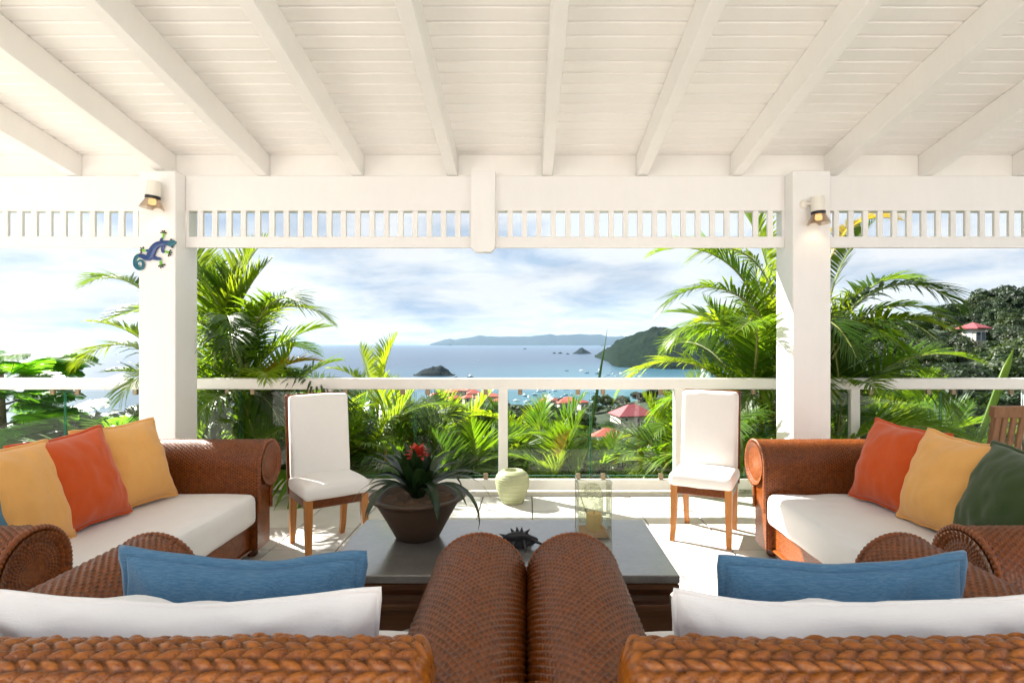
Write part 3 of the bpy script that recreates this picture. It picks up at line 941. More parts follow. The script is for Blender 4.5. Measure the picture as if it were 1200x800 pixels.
def apron(L, z0, z1, foot):
    pts = [(-L / 2, z1), (-L / 2, 0.0)]
    pts += [(-L / 2 + foot * 0.55, 0.0), (-L / 2 + foot * 0.62, 0.05)]
    for k in range(0, 9):
        a = PI - (PI / 2) * k / 8
        pts.append((-L / 2 + foot * 0.75 + 0.10 + 0.10 * math.cos(a), z0 - 0.10 + 0.10 * math.sin(a)))
    pts.append((-L / 2 + foot + 0.16, z0 - 0.02)); pts.append((-L / 2 + foot + 0.22, z0))
    half = pts[:]
    return half + [(-x, z) for x, z in reversed(half)]
for sx in (-1, 1):
    MB().prism(apron(2 * tw - 0.05, 0.215, 0.305, 0.13), 0, 0.032).build('apron', 'table_wood', ct, loc=(0, sx * (td - 0.045) - 0.016, 0))
    o = MB().prism(apron(2 * td - 0.135, 0.215, 0.305, 0.10), 0, 0.032).build('apron', 'table_wood', ct, loc=(sx * (tw - 0.045) + 0.016, 0, 0), rot=(0, 0, R(90)))

# planter with bromeliad
bx, by = -0.54, 2.80
pot = thing('planter_bowl', 'wide tapered brown clay bowl standing on the stone table', 'planter', (bx, by, TZ))
prof = [(0.100, 0.0), (0.106, 0.004), (0.150, 0.085), (0.196, 0.165), (0.214, 0.190), (0.236, 0.198), (0.238, 0.206), (0.232, 0.211), (0.206, 0.208), (0.190, 0.190), (0.175, 0.17), (0.06, 0.168)]
smooth_by_angle(MB().lathe(prof, 48).build('bowl', 'bowl_clay', pot), 45)
m = MB(); m.grid(28, 28, lambda i, j: (lambda u, v: (u * 0.19, v * 0.19, 0.178 + 0.022 * mnoise.noise((u * 6, v * 6, 0)) + 0.02 * (1 - u * u - v * v) - (0.05 if u * u + v * v > 0.98 else 0)))(-1 + 2 * i / 27, -1 + 2 * j / 27))
m.v = [v if math.hypot(v[0], v[1]) < 0.186 else (v[0] / math.hypot(v[0], v[1]) * 0.186, v[1] / math.hypot(v[0], v[1]) * 0.186, 0.168) for v in m.v]
m.build('soil', 'soil', pot, True)
brom = thing('bromeliad_plant', 'bromeliad with dark strap leaves and a red flower head', 'plant', (bx, by, TZ + 0.185))
def strap(L, w, a0, a1, fold=0.25, n=12, twist=0.0):
    P = []; x = z = 0.0
    for i in range(n + 1):
        t_ = i / n; a = R(a0 + (a1 - a0) * t_ ** 1.3)
        ww = w * (0.75 + 0.55 * math.sin(min(1, t_ * 1.4) * PI * 0.6)) * (1 - t_ ** 3.0) + 0.001
        for q in (-1, -0.5, 0, 0.5, 1):
            P.append((x - math.sin(a) * fold * ww * (abs(q)) * -1, q * ww + math.sin(t_ * 3) * twist, z + math.cos(a) * fold * ww * abs(q)))
        x += math.cos(a) * L / n; z += math.sin(a) * L / n
    fs_ = []
    for i in range(n):
        for q in range(4):
            fs_.append((i * 5 + q, i * 5 + q + 1, (i + 1) * 5 + q + 1, (i + 1) * 5 + q))
    return MB().add(P, fs_)
rb = random.Random(12)
for k in range(34):
    ring_ = k / 34
    az = k * 2.39996 + rb.uniform(-0.2, 0.2)
    if ring_ < 0.35: mm = strap(rb.uniform(0.22, 0.30), 0.024, 82, rb.uniform(40, 65), 0.5)
    elif ring_ < 0.7: mm = strap(rb.uniform(0.27, 0.38), 0.025, 70, rb.uniform(-25, 20), 0.45)
    else: mm = strap(rb.uniform(0.33, 0.44), 0.020, 50, rb.uniform(-95, -50), 0.35)
    mm.build('leaf', 'bromeliad_leaf', brom, True, (0.012 * math.cos(az), 0.012 * math.sin(az), 0), (0, 0, az))
for az, L_, a0, a1 in ((R(-20), 0.50, 40, -120), (R(175), 0.40, 38, -75), (R(-60), 0.42, 55, -120), (R(20), 0.46, 40, -80), (R(200), 0.36, 62, 5), (R(150), 0.34, 66, 30)):
    strap(L_, 0.019, a0, a1, 0.35).build('leaf', 'bromeliad_leaf', brom, True, (0, 0, 0.01), (0, 0, az))
MB().tube([(0, 0, 0), (0.004, 0, 0.15), (0.0, 0.0, 0.24)], 0.008, 8).build('flower_stem', 'bromeliad_leaf', brom, True)
fl = MB()
for k in range(34):
    az = k * 2.39996; el = 75 - 70 * (k / 34); r0 = 0.008 + 0.012 * k / 34
    s_ = strap(rb.uniform(0.035, 0.056), 0.011, el, el - 45, 0.4, 5)
    M = Matrix.Translation((r0 * math.cos(az), r0 * math.sin(az), 0.235 - 0.03 * k / 34)) @ Matrix.Rotation(az, 4, 'Z')
    fl.add([M @ Vector(p) for p in s_.v], s_.f)
fl.build('flower_head', 'petal_red', brom, True)

# glass lantern with candle
lx, ly = 0.335, 2.84
lan = thing('glass_lantern', 'square clear glass lantern on the stone table with bubbled arch panel', 'lantern', (lx, ly, TZ))
w_, hh = 0.081, 0.272
for nm_, lo, hi, mt in (('glass_panel', (-w_, -w_, 0.004), (w_, -w_ + 0.004, hh), 'lantern_glass'), ('glass_panel', (-w_, w_ - 0.004, 0.004), (w_, w_, hh), 'lantern_glass'),
                        ('glass_panel', (-w_, -w_ + 0.0042, 0.004), (-w_ + 0.004, w_ - 0.0042, hh), 'lantern_glass'), ('glass_panel', (w_ - 0.004, -w_ + 0.0042, 0.004), (w_, w_ - 0.0042, hh), 'lantern_glass')):
    MB().box(lo, hi).build(nm_, mt, lan)
MB().box((-w_, -w_, 0.0), (w_, w_, 0.0038)).build('base_plate', 'lantern_glass', lan)
arch = [(-0.062, 0.03), (0.062, 0.03)] + [(0.062 * math.cos(PI * k / 16), 0.165 + 0.075 * math.sin(PI * k / 16)) for k in range(17)]
MB().prism(arch, w_ - 0.008, w_ - 0.0055).build('bubbled_arch', 'frosted_glass', lan)
ri = MB()
for a_, b_ in (((-w_, -w_), (w_, -w_)), ((w_, -w_), (w_, w_)), ((w_, w_), (-w_, w_)), ((-w_, w_), (-w_, -w_))):
    ri.tube([(a_[0] * 1.03, a_[1] * 1.03, hh + 0.004), (b_[0] * 1.03, b_[1] * 1.03, hh + 0.004)], 0.005, 8)
ri.build('rim', 'lantern_glass', lan, True)
for sx in (-1, 1):
    for sy in (-1, 1): MB().box((sx * (w_ + 0.0012) - 0.0015, sy * (w_ + 0.0012) - 0.0015, 0.002), (sx * (w_ + 0.0012) + 0.0015, sy * (w_ + 0.0012) + 0.0015, hh)).build('corner_strip', 'solder_pale', lan)
m = MB(); m.grid(14, 14, lambda i, j: ((-1 + 2 * i / 13) * (w_ - 0.006), (-1 + 2 * j / 13) * (w_ - 0.009), 0.024 + 0.006 * mnoise.noise((i * 0.6, j * 0.6, 3)) if 0 < i < 13 and 0 < j < 13 else 0.004))
m.build('sand_bed', 'sand', lan, True)
can = thing('pillar_candle', 'cream pillar candle standing in the sand of the glass lantern', 'candle', (lx + 0.005, ly, TZ + 0.022))
smooth_by_angle(MB().lathe([(0.036, 0), (0.038, 0.003), (0.038, 0.080), (0.035, 0.084), (0.028, 0.080), (0.0, 0.077)], 28).build('wax', 'candle_wax', can), 50)
MB().tube([(0, 0, 0.076), (0.001, 0, 0.088), (0.003, 0, 0.094)], 0.0014, 6).build('wick', 'black_metal', can)

# black spiky ornament on the table
orn = thing('spiky_ornament', 'small black spiny shell ornament lying on the stone table', 'ornament', (-0.03, 2.66, TZ))
def blob(u, v):
    a = 2 * PI * u; b = PI * v
    x = 0.085 * math.cos(b) ; r_ = math.sin(b) * (0.040 + 0.012 * math.cos(3 * a)) * (1.0 - 0.35 * math.cos(b) * 1.0)
    nn = 1 + 0.25 * mnoise.noise((x * 30, math.cos(a) * 1.5, math.sin(a) * 1.5))
    return (x, r_ * math.cos(a) * nn, 0.034 + r_ * math.sin(a) * nn * 0.85)
m = MB(); m.grid(24, 15, lambda i, j: blob(i / 24, j / 14), closeu=True); m.build('shell_body', 'black_metal', orn, True)
for (p, q) in (((-0.03, 0, 0.06), (-0.045, 0, 0.088)), ((-0.012, 0.0, 0.065), (-0.016, 0.0, 0.094)), ((0.006, 0, 0.065), (0.008, 0.0, 0.092)), ((0.02, 0, 0.058), (0.045, -0.01, 0.086)), ((-0.06, 0, 0.045), (-0.098, 0.0, 0.060)), ((0.05, -0.01, 0.04), (0.125, -0.02, 0.008)), ((0.03, 0.03, 0.03), (0.07, 0.075, 0.005)), ((-0.03, -0.03, 0.03), (-0.05, -0.075, 0.004)), ((-0.04, 0.03, 0.03), (-0.07, 0.07, 0.004)), ((0.02, -0.03, 0.03), (0.03, -0.08, 0.004))):
    P_ = Vector(p); Q_ = Vector(q)
    MB().tube([P_ - (Q_ - P_) * 0.4, P_, P_.lerp(Q_, 0.6), Q_], [0.016, 0.012, 0.006, 0.0015], 8).build('spine', 'black_metal', orn, True)

# celadon vase on the floor by the railing
vz = thing('ribbed_vase', 'squat ribbed pale green ceramic vase on the floor by the railing', 'vase', (-0.125, 5.0, 0))
prof = [(0.088, 0.0), (0.098, 0.006)]
for k in range(1, 40):
    t_ = k / 40; z = 0.006 + 0.272 * t_
    r_ = 0.098 + 0.052 * math.sin(min(1.0, t_ / 0.72) * PI / 2) - 0.045 * max(0, (t_ - 0.72) / 0.28) ** 2.2
    r_ += 0.0028 * math.sin(k * 2.05) + 0.0022 * mnoise.noise((k * 0.9, 2, 1)); prof.append((r_, z))
prof += [(0.094, 0.284), (0.070, 0.287), (0.062, 0.278), (0.06, 0.22), (0.0, 0.21)]
MB().lathe(prof, 48).build('body', 'celadon', vz, True)

# ================================================================== CHAIRS
def dining_chair(label, loc, rotz):
    c = thing('dining_chair', label, 'chair', loc, rotz, 'white upholstered dining chairs by the railing')
    # local +y is the front
    for sx in (-1, 1):
        p = [(sx * 0.185, 0.185, 0.40), (sx * 0.186, 0.190, 0.25), (sx * 0.189, 0.205, 0.08), (sx * 0.193, 0.225, 0.0)]
        m = MB(); P = []
        for (x, y, z), hw in zip(p, (0.024, 0.022, 0.018, 0.016)):
            P += [(x - hw, y - hw, z), (x + hw, y - hw, z), (x + hw, y + hw, z), (x - hw, y + hw, z)]
        fs_ = [(3, 2, 1, 0)[::-1], (12, 13, 14, 15)[::-1]]
        for i in range(3):
            for k in range(4): fs_.append((i * 4 + k, (i + 1) * 4 + k, (i + 1) * 4 + (k + 1) % 4, i * 4 + (k + 1) % 4))
        m.add(P, fs_).build('leg', 'leg_wood', c)
        p = [(sx * 0.180, -0.195, 0.42), (sx * 0.180, -0.200, 0.25), (sx * 0.178, -0.218, 0.08), (sx * 0.176, -0.238, 0.0)]
        m = MB(); P = []
        for (x, y, z), hw in zip(p, (0.022, 0.021, 0.018, 0.016)):
            P += [(x - hw, y - hw, z), (x + hw, y - hw, z), (x + hw, y + hw, z), (x - hw, y + hw, z)]
        m.add(P, fs_).build('leg', 'leg_wood', c)
    MB().box((-0.205, -0.215, 0.335), (0.205, 0.205, 0.408), bev=0.008).build('seat_frame', 'wicker', c)
    M = Matrix.Translation((0, -0.205, 0.40)) @ Matrix.Rotation(R(6), 4, 'X')
    MB().box((-0.214, -0.030, -0.05), (0.214, 0.004, 0.652), M, bev=0.012).build('back_frame', 'wicker', c)
    s_ = soft_box(0.440, 0.430, 0.095, 0.034, 0.014, seed=loc[0], nx=24, ny=24, nz=6, wr=0.004)
    s_.build('seat_cushion', 'chair_fabric', c, True, (0, 0.022, 0.392))
    bk = soft_box(0.412, 0.085, 0.585, 0.030, 0.0, seed=loc[0] + 3, nx=24, ny=6, nz=30, wr=0.004)
    o = bk.build('back_cushion', 'chair_fabric', c, True, (0, -0.158, 0.462), (R(6), 0, 0))
    return c
dining_chair('white upholstered dining chair between the long sofa and the potted bromeliad', (-1.375, 3.90, 0), math.atan2(-0.6, -0.8))
dining_chair('white upholstered dining chair beside the sofa with the green pillow', (1.315, 4.14, 0), math.atan2(0.45, -0.89))

# slatted teak chair behind the far sofa
tk = thing('teak_chair', 'weathered wooden slat-back chair standing behind the green pillow', 'chair', (3.16, 3.86, 0), R(4))
def tkbox(nm_, lo, hi, M=None): MB().box(lo, hi, M, bev=0.004).build(nm_, 'teak', tk)
Mb = Matrix.Translation((0, -0.22, 0.42)) @ Matrix.Rotation(R(10), 4, 'X')
for sx in (-1, 1):
    tkbox('back_post', (sx * 0.235 - 0.022, -0.018, -0.02), (sx * 0.235 + 0.022, 0.018, 0.575), Mb)
    tkbox('leg', (sx * 0.235 - 0.0225, -0.24, 0.0), (sx * 0.235 + 0.0225, -0.195, 0.41))
    tkbox('leg', (sx * 0.235 - 0.0225, 0.20, 0.0), (sx * 0.235 + 0.0225, 0.245, 0.41))
    tkbox('side_rail', (sx * 0.235 - 0.016, -0.19, 0.35), (sx * 0.235 + 0.016, 0.19, 0.405))
tkbox('top_rail', (-0.275, -0.021, 0.535), (0.275, 0.021, 0.605), Mb)
tkbox('lower_rail', (-0.212, -0.015, 0.06), (0.212, 0.015, 0.11), Mb)
for k in range(7):
    x = -0.177 + 0.059 * k
    tkbox('back_slat', (x - 0.0205, -0.008, 0.108), (x + 0.0205, 0.008, 0.537), Mb)
for k in range(7):
    y = -0.18 + 0.064 * k
    tkbox('seat_slat', (-0.262, y - 0.027, 0.411), (0.262, y + 0.027, 0.431))

# ================================================================== COLUMN LAMPS and GECKO
def wall_lamp(label, px, py, bracket_dx, tilt):
    p = at(px, py, YC0 - 0.075)           # centre of the black collar
    l = thing('wall_lamp', label, 'lamp', p, 0, 'small spotlights on the columns')
    M = Matrix.Rotation(R(tilt), 4, 'Y')
    smooth_by_angle(MB().lathe([(0.050, 0.012), (0.050, 0.10), (0.046, 0.125), (0.0, 0.128)], 28, M=M).build('housing', 'lamp_white', l), 40)
    smooth_by_angle(MB().lathe([(0.030, -0.012), (0.053, -0.010), (0.053, 0.010), (0.030, 0.011)], 28, M=M).build('collar', 'black_metal', l), 40)
    smooth_by_angle(MB().lathe([(0.052, -0.013), (0.060, -0.030), (0.088, -0.085), (0.086, -0.0855), (0.057, -0.031), (0.050, -0.014)], 32, M=M).build('shade', 'shade_glass', l), 60)
    MB().lathe([(0.0, -0.060), (0.022, -0.055), (0.028, -0.035), (0.022, -0.016), (0.0, -0.013)], 20, M=M).build('bulb', 'bulb_glow', l, True)
    Mx = Matrix.Translation((bracket_dx, 0.074, 0.085)) @ Matrix.Rotation(R(90), 4, 'X')
    smooth_by_angle(MB().lathe([(0.036, 0.0), (0.036, 0.012), (0.028, 0.022), (0.0, 0.026)], 24, M=Mx).build('bracket', 'lamp_white', l), 40)
    MB().tube([(bracket_dx, 0.06, 0.085), (bracket_dx * 0.5, 0.03, 0.082), (0, 0.0, 0.075)], 0.013, 8).build('arm_joint', 'lamp_white', l, True)
    ld = bpy.data.lights.new('lamp_light', 'SPOT'); ld.energy = 0.35; ld.color = (1.0, 0.62, 0.32); ld.spot_size = R(120); ld.spot_blend = 0.8; ld.shadow_soft_size = 0.03
    lo = bpy.data.objects.new('lamp_light', ld); col.objects.link(lo); lo.parent = l; lo.location = (0, 0, -0.07)
    return l
wall_lamp('white spotlight with flared shade above the blue gecko', 179, 231.5, -0.045, 6)
wall_lamp('white spotlight with flared shade on the column without the gecko', 959, 249.5, -0.075, -3)

def gk(cx_, cy_, y=0.0):
    px, py = 150 + cx_ / 11.43, 255 + cy_ / 11.43
    q = at(px, py, YC0 - 0.012); return Vector((q.x, y, q.z))
g0 = gk(380, 430)
gec = thing('gecko_ornament', 'blue metal gecko wall ornament with green feet on the white column', 'ornament', (g0.x, YC0 - 0.012, g0.z))
S = 1 / 11.43 / F * (YC0 - 0.012)
def gp(lst): return [gk(*p[:2]) - Vector((g0.x, 0, g0.z)) for p in lst]
fl_ = (1, 0.28, 1)
def smoothpath(lst, n=6):
    out = []
    for i in range(len(lst) - 1):
        p0, p1, p2, p3 = lst[max(0, i - 1)], lst[i], lst[i + 1], lst[min(len(lst) - 1, i + 2)]
        for k in range(n):
            t_ = k / n
            out.append(tuple(0.5 * ((2 * b) + (-a + c) * t_ + (2 * a - 5 * b + 4 * c - d) * t_ ** 2 + (-a + 3 * b - 3 * c + d) * t_ ** 3) for a, b, c, d in zip(p0, p1, p2, p3)))
    out.append(lst[-1]); return out
def gtube(nm_, lst, mat, n=10):
    sp_ = smoothpath(lst)
    return MB().tube(gp(sp_), [max(1, p[2]) * S for p in sp_], n, flat=fl_).build(nm_, mat, gec, True)
gtube('body', [(560, 342, 36), (520, 340, 34), (450, 348, 40), (390, 366, 46), (345, 410, 52), (315, 465, 55), (290, 520, 54), (240, 535, 40), (190, 515, 32), (145, 505, 28)], 'gecko_blue', 14)
gtube('head', [(655, 336, 4), (635, 336, 22), (600, 340, 42), (570, 345, 46), (535, 342, 34)], 'gecko_teal', 12)
gtube('tail', [(150, 506, 29), (112, 530, 28), (92, 580, 27), (98, 640, 27), (140, 682, 25), (190, 672, 23), (207, 625, 20), (185, 580, 17), (145, 578, 15), (125, 608, 13), (138, 640, 11), (165, 645, 8)], 'gecko_teal', 10)
for e in ((578, 302), (592, 388)):
    gtube('eye', [(e[0] - 14, e[1], 14), (e[0], e[1], 20), (e[0] + 14, e[1], 14)], 'black_metal', 8)
gtube('belly_stripe', [(420, 385, 5), (380, 405, 7), (362, 450, 7), (358, 500, 5)], 'gecko_pink', 6)
for upper, foot, toes in (
    ([(450, 330, 26), (445, 295, 20), (462, 275, 14)], [(462, 275, 12), (474, 240, 13), (475, 210, 20)], [(437, 200), (457, 176), (488, 175), (511, 202)]),
    ([(475, 375, 24), (462, 420, 22), (468, 455, 20), (495, 455, 14)], [(495, 455, 13), (525, 460, 14), (550, 468, 20)], [(571, 436), (586, 468), (572, 501), (543, 515)]),
    ([(330, 530, 34), (385, 548, 26), (428, 552, 20), (434, 570, 15)], [(432, 568, 13), (436, 600, 14), (440, 632, 20)], [(410, 652), (438, 672), (470, 658), (492, 628)]),
    ([(300, 440, 26), (270, 440, 20), (240, 443, 13)], [(240, 443, 12), (215, 440, 14), (190, 433, 20)], [(170, 404), (206, 396), (160, 438), (172, 472)])):
    gtube('leg', upper, 'gecko_blue'); gtube('foot', foot, 'gecko_green')
    for tx_, ty_ in toes:
        f_ = foot[-1]
        gtube('toe', [(f_[0], f_[1], 7), ((f_[0] + tx_) / 2, (f_[1] + ty_) / 2, 8), (tx_, ty_, 12), (tx_ + (tx_ - f_[0]) * 0.15, ty_ + (ty_ - f_[1]) * 0.15, 7)], 'black_metal', 6)

# ================================================================== PALMS
def frond_mesh(L, a0, a1, npair, ll, droop, vlift, seed, bare=0.16, width=0.0145, power=1.2):
    rd = random.Random(seed); mb = MB()
    npair = int(npair * 1.45); n = 26; pts = []; x = z = 0.0
    for i in range(n + 1):
        t_ = i / n; a = R(a0 + (a1 - a0) * t_ ** power)
        pts.append((Vector((x, 0.03 * math.sin(t_ * 3 + seed) * L * t_, z)), a)); x += math.cos(a) * L / n; z += math.sin(a) * L / n
    mb.tube([p for p, a in pts], [0.011 * L * (1 - 0.85 * i / n) for i in range(n + 1)], 5, mi=1)
    for k in range(npair):
        t_ = bare + (1 - bare) * (k + 0.5) / npair
        fi = t_ * n; i = min(n - 1, int(fi)); f_ = fi - i
        p = pts[i][0].lerp(pts[i + 1][0], f_); a = pts[i][1]
        T = Vector((math.cos(a), 0, math.sin(a))); N = Vector((-math.sin(a), 0, math.cos(a)))
        q = (t_ - bare) / (1 - bare)
        le = ll * (0.55 + 0.75 * math.sin(PI * min(1, q * 0.92 + 0.12)) ** 0.8) * (1 - 0.45 * q ** 4)
        al = R(68 - 46 * q + rd.uniform(-5, 5))
        for sg in (-1, 1):
            if rd.random() < 0.04: continue
            v = R(vlift + rd.uniform(-9, 9))
            Dv = T * math.cos(al) + (Vector((0, sg, 0)) * math.cos(v) + N * math.sin(v)) * math.sin(al)
            Dv.normalize()
            W = (T - Dv * T.dot(Dv)).normalized()
            l_ = le * rd.uniform(0.85, 1.1); dr = droop * rd.uniform(0.6, 1.5)
            P = []
            for s_, wf in ((0.0, 0.35), (0.25, 1.0), (0.55, 0.85), (0.82, 0.45)):
                c = p + Dv * (l_ * s_) + Vector((0, 0, -dr * l_ * s_ ** 2.2))
                P += [c - W * width * wf * l_ / ll * 0.9, c + W * width * wf * l_ / ll * 0.9]
            P.append(p + Dv * l_ + Vector((0, 0, -dr * l_)))
            mb.add(P, [(0, 1, 3, 2), (2, 3, 5, 4), (4, 5, 7, 6), (6, 7, 8)])
    return mb
FR = {}
spec = {'upright': (1.5, 84, 48, 34, 0.42, 0.15, 35), 'arch': (1.9, 76, -28, 44, 0.46, 0.30, 28), 'arch2': (1.8, 70, -60, 42, 0.44, 0.40, 20),
        'droop': (1.6, 45, -70, 38, 0.42, 0.50, 12), 'spread': (1.5, 58, 0, 36, 0.42, 0.30, 30), 'young': (1.1, 82, 62, 24, 0.40, 0.10, 42)}
for kind, sp_ in spec.items():
    for v_ in range(2):
        for mt in ('palm_leaf', 'palm_leaf_dark', 'palm_leaf_lime', 'palm_leaf_yellow'):
            if mt == 'palm_leaf': base_mb = frond_mesh(*sp_, seed=hash(kind) % 97 + v_ * 13 if False else len(kind) * 7 + v_ * 13 + ord(kind[-1]))
            FR[(kind, v_, mt)] = base_mb.mesh('frond', [mt, 'cane'])
rp = random.Random(21)
def add_frond(parent, p, az, kind, sc, mat, tilt=0.0, roll=0.0):
    rot = Matrix.Rotation(R(az), 4, 'Z') @ Matrix.Rotation(R(tilt), 4, 'Y') @ Matrix.Rotation(R(roll), 4, 'X')
    return link('frond', FR[(kind, rp.randint(0, 1), mat)], parent, p, rot.to_euler(), sc)
def palm(label, base, stems, mats, group, fr_scale=1.0, name='areca_palm'):
    """stems: list of (dx, dy, height, lean azimuth, fronds)"""
    t_ = thing(name, label, 'palm', base, 0, group)
    for (dx, dy, h, la, nf) in stems:
        lx_, ly_ = math.cos(R(la)) * h * 0.10, math.sin(R(la)) * h * 0.10
        if h > 0.15:
            MB().tube([(dx, dy, -0.4), (dx + lx_ * 0.3, dy + ly_ * 0.3, h * 0.5), (dx + lx_, dy + ly_, h)], [0.032 * fr_scale + 0.004, 0.027 * fr_scale + 0.003, 0.020 * fr_scale + 0.003], 8).build('stem', 'cane', t_, True)
        a0 = rp.uniform(0, 360)
        for k in range(nf):
            az = a0 + k * 137.5 + rp.uniform(-15, 15)
            q = k / max(1, nf - 1)
            kind = rp.choice(['upright', 'young', 'upright']) if q < 0.25 else rp.choice(['arch', 'spread', 'arch']) if q < 0.65 else rp.choice(['arch2', 'droop', 'arch2'])
            add_frond(t_, (dx + lx_, dy + ly_, h - 0.02 - 0.10 * q), az, kind, fr_scale * rp.uniform(0.8, 1.12), rp.choice(mats), rp.uniform(-6, 6), rp.uniform(-8, 8))
    return t_
G1 = 'palms outside the railing'
MM = ['palm_leaf', 'palm_leaf', 'palm_leaf_lime', 'palm_leaf_dark']
# big clump behind the gecko column
bl = Vector((-3.05, 5.72, -0.5))
pl = palm('tall areca palm clump rising beside the gecko column', bl, [(0.05, 0, 1.55, 60, 9), (-0.15, 0.15, 1.2, 120, 8), (0.25, 0.1, 1.05, 20, 8), (0.1, 0.3, 0.7, 80, 8), (0.35, -0.05, 0.55, -30, 5), (-0.3, 0.0, 0.5, 190, 5), (0.0, -0.1, 0.25, 250, 4)], ['palm_leaf', 'palm_leaf', 'palm_leaf_lime', 'palm_leaf_dark'], G1, 0.80)
def manual(parent, base, lst):
    for (px, py, d, az, kind, sc, mat, tilt) in lst:
        add_frond(parent, at(px, py, d) - base, az, kind, sc, mat, tilt)
manual(pl, bl, [(280, 425, 5.7, -6, 'arch2', 0.74, 'palm_leaf_lime', -8), (262, 430, 5.7, 20, 'upright', 0.80, 'palm_leaf_lime', 0), (252, 430, 5.6, 100, 'upright', 0.85, 'palm_leaf', 0), (262, 400, 5.7, 178, 'arch', 0.72, 'palm_leaf', -14), (258, 415, 5.7, 60, 'upright', 0.92, 'palm_leaf_lime', 0), (250, 400, 5.75, 150, 'upright', 0.85, 'palm_leaf_lime', 6), (266, 420, 5.65, -60, 'arch2', 0.62, 'palm_leaf_dark', 0), (240, 480, 5.5, -110, 'droop', 0.5, 'palm_leaf_dark', 0), (205, 455, 5.7, 185, 'arch2', 0.68, 'palm_leaf_lime', 0), (195, 430, 5.8, 190, 'spread', 0.6, 'palm_leaf_lime', 0), (190, 372, 5.9, 180, 'arch', 0.55, 'palm_leaf', 10), (300, 455, 5.7, 0, 'spread', 0.5, 'palm_leaf_yellow', 10)])
br = Vector((2.72, 5.75, -0.5))
pr = palm('tall areca palm clump rising behind the column by the green pillow sofa', br, [(-0.05, 0, 1.65, 120, 10), (0.2, 0.1, 1.45, 30, 9), (-0.3, 0.05, 1.25, 170, 9), (0.35, 0.0, 1.0, 0, 8), (-0.15, 0.3, 0.9, 100, 6), (-0.45, -0.05, 0.5, 200, 5), (0.1, -0.12, 0.4, 270, 4)], ['palm_leaf', 'palm_leaf_dark', 'palm_leaf', 'palm_leaf_lime'], G1, 0.88)
manual(pr, br, [(900, 330, 5.7, 178, 'droop', 0.62, 'palm_leaf_lime', -20), (905, 400, 5.6, 185, 'arch2', 0.82, 'palm_leaf', 0), (900, 420, 5.7, 165, 'droop', 0.78, 'palm_leaf', -10), (905, 350, 5.8, 130, 'upright', 0.8, 'palm_leaf_lime', 0), (890, 370, 5.8, 160, 'arch', 0.8, 'palm_leaf', 0),
                (968, 330, 5.7, 5, 'arch', 0.62, 'palm_leaf_yellow', -8), (970, 360, 5.75, 20, 'upright', 0.75, 'palm_leaf', 12), (975, 400, 5.6, -8, 'arch2', 0.85, 'palm_leaf_dark', 0), (970, 420, 5.5, -35, 'arch2', 0.75, 'palm_leaf_dark', 0), (975, 420, 5.5, -60, 'droop', 0.70, 'palm_leaf_dark', -15), (985, 400, 5.7, 10, 'arch', 0.7, 'palm_leaf', 0), (1005, 470, 5.6, -5, 'droop', 0.6, 'palm_leaf', -20)])
# lower palms that fill the view through the glass
fill = [(-1.95, 6.3, 0.35), (-1.25, 6.8, 0.30), (-0.75, 6.2, 0.15), (-0.15, 6.9, 0.35), (0.35, 6.3, 0.20), (0.95, 6.9, 0.20), (1.35, 6.2, 0.10), (1.95, 6.6, 0.25),
        (-2.5, 7.4, 0.40), (-1.6, 8.2, 0.45), (-0.5, 8.0, 0.35), (0.6, 8.0, 0.15), (3.4, 6.5, 0.20), (4.1, 6.2, 0.25), (3.8, 7.6, 0.45), (4.9, 6.8, 0.35), (-3.9, 6.6, 0.15), (-4.3, 6.1, -0.05),
        (-1.0, 5.95, -0.1), (-0.05, 6.0, -0.15), (0.75, 6.05, -0.05), (1.75, 6.0, -0.05), (-1.7, 7.3, 0.5), (0.1, 7.5, 0.45), (1.3, 7.6, 0.30), (2.2, 7.6, 0.5), (3.2, 6.0, 0.0), (4.5, 7.4, 0.6), (-0.9, 7.4, 0.5), (5.4, 7.6, 0.5)]
near_words = ['with a yellowing frond', 'with upright young fronds', 'with dark arching fronds', 'with bright lime fronds']
for i, (x, y, h) in enumerate(fill):
    gz = ground(x, y)
    mats = [['palm_leaf', 'palm_leaf_lime', 'palm_leaf'], ['palm_leaf', 'palm_leaf_dark', 'palm_leaf_lime'], ['palm_leaf', 'palm_leaf_lime', 'palm_leaf_dark']][i % 3]
    st = [(0, 0, h, 90, 7), (0.22, 0.1, h * 0.6, 10, 5), (-0.2, 0.12, h * 0.7, 170, 5)]
    palm('bushy green palm growing low beyond the glass railing', (x, y, gz), st, mats, 'low palms filling the slope beyond the glass', (0.46 if 0.7 < x < 1.65 else 0.70 if -1.4 < x < 1.9 else 0.88) + 0.04 * (i % 3))
pz = palm('young palm with two bright lime fronds standing above the rail', (-1.62, 6.05, -0.55), [(0.0, 0, 0.6, 90, 3)], ['palm_leaf_lime'], G1, 0.55)
manual(pz, Vector((-1.62, 6.05, -0.55)), [(447, 455, 6.05, 30, 'young', 0.55, 'palm_leaf_lime', 0), (435, 460, 6.05, 150, 'young', 0.50, 'palm_leaf_lime', 2), (440, 470, 6.0, 170, 'spread', 0.45, 'palm_leaf_lime', 0)])
py_ = palm('small palm with a bright yellow drying frond', (0.48, 5.95, -0.55), [(0.0, 0, 0.25, 90, 3)], ['palm_leaf'], G1, 0.6)
manual(py_, Vector((0.48, 5.95, -0.55)), [(655, 545, 5.9, 35, 'young', 0.34, 'palm_leaf_yellow', 8)])
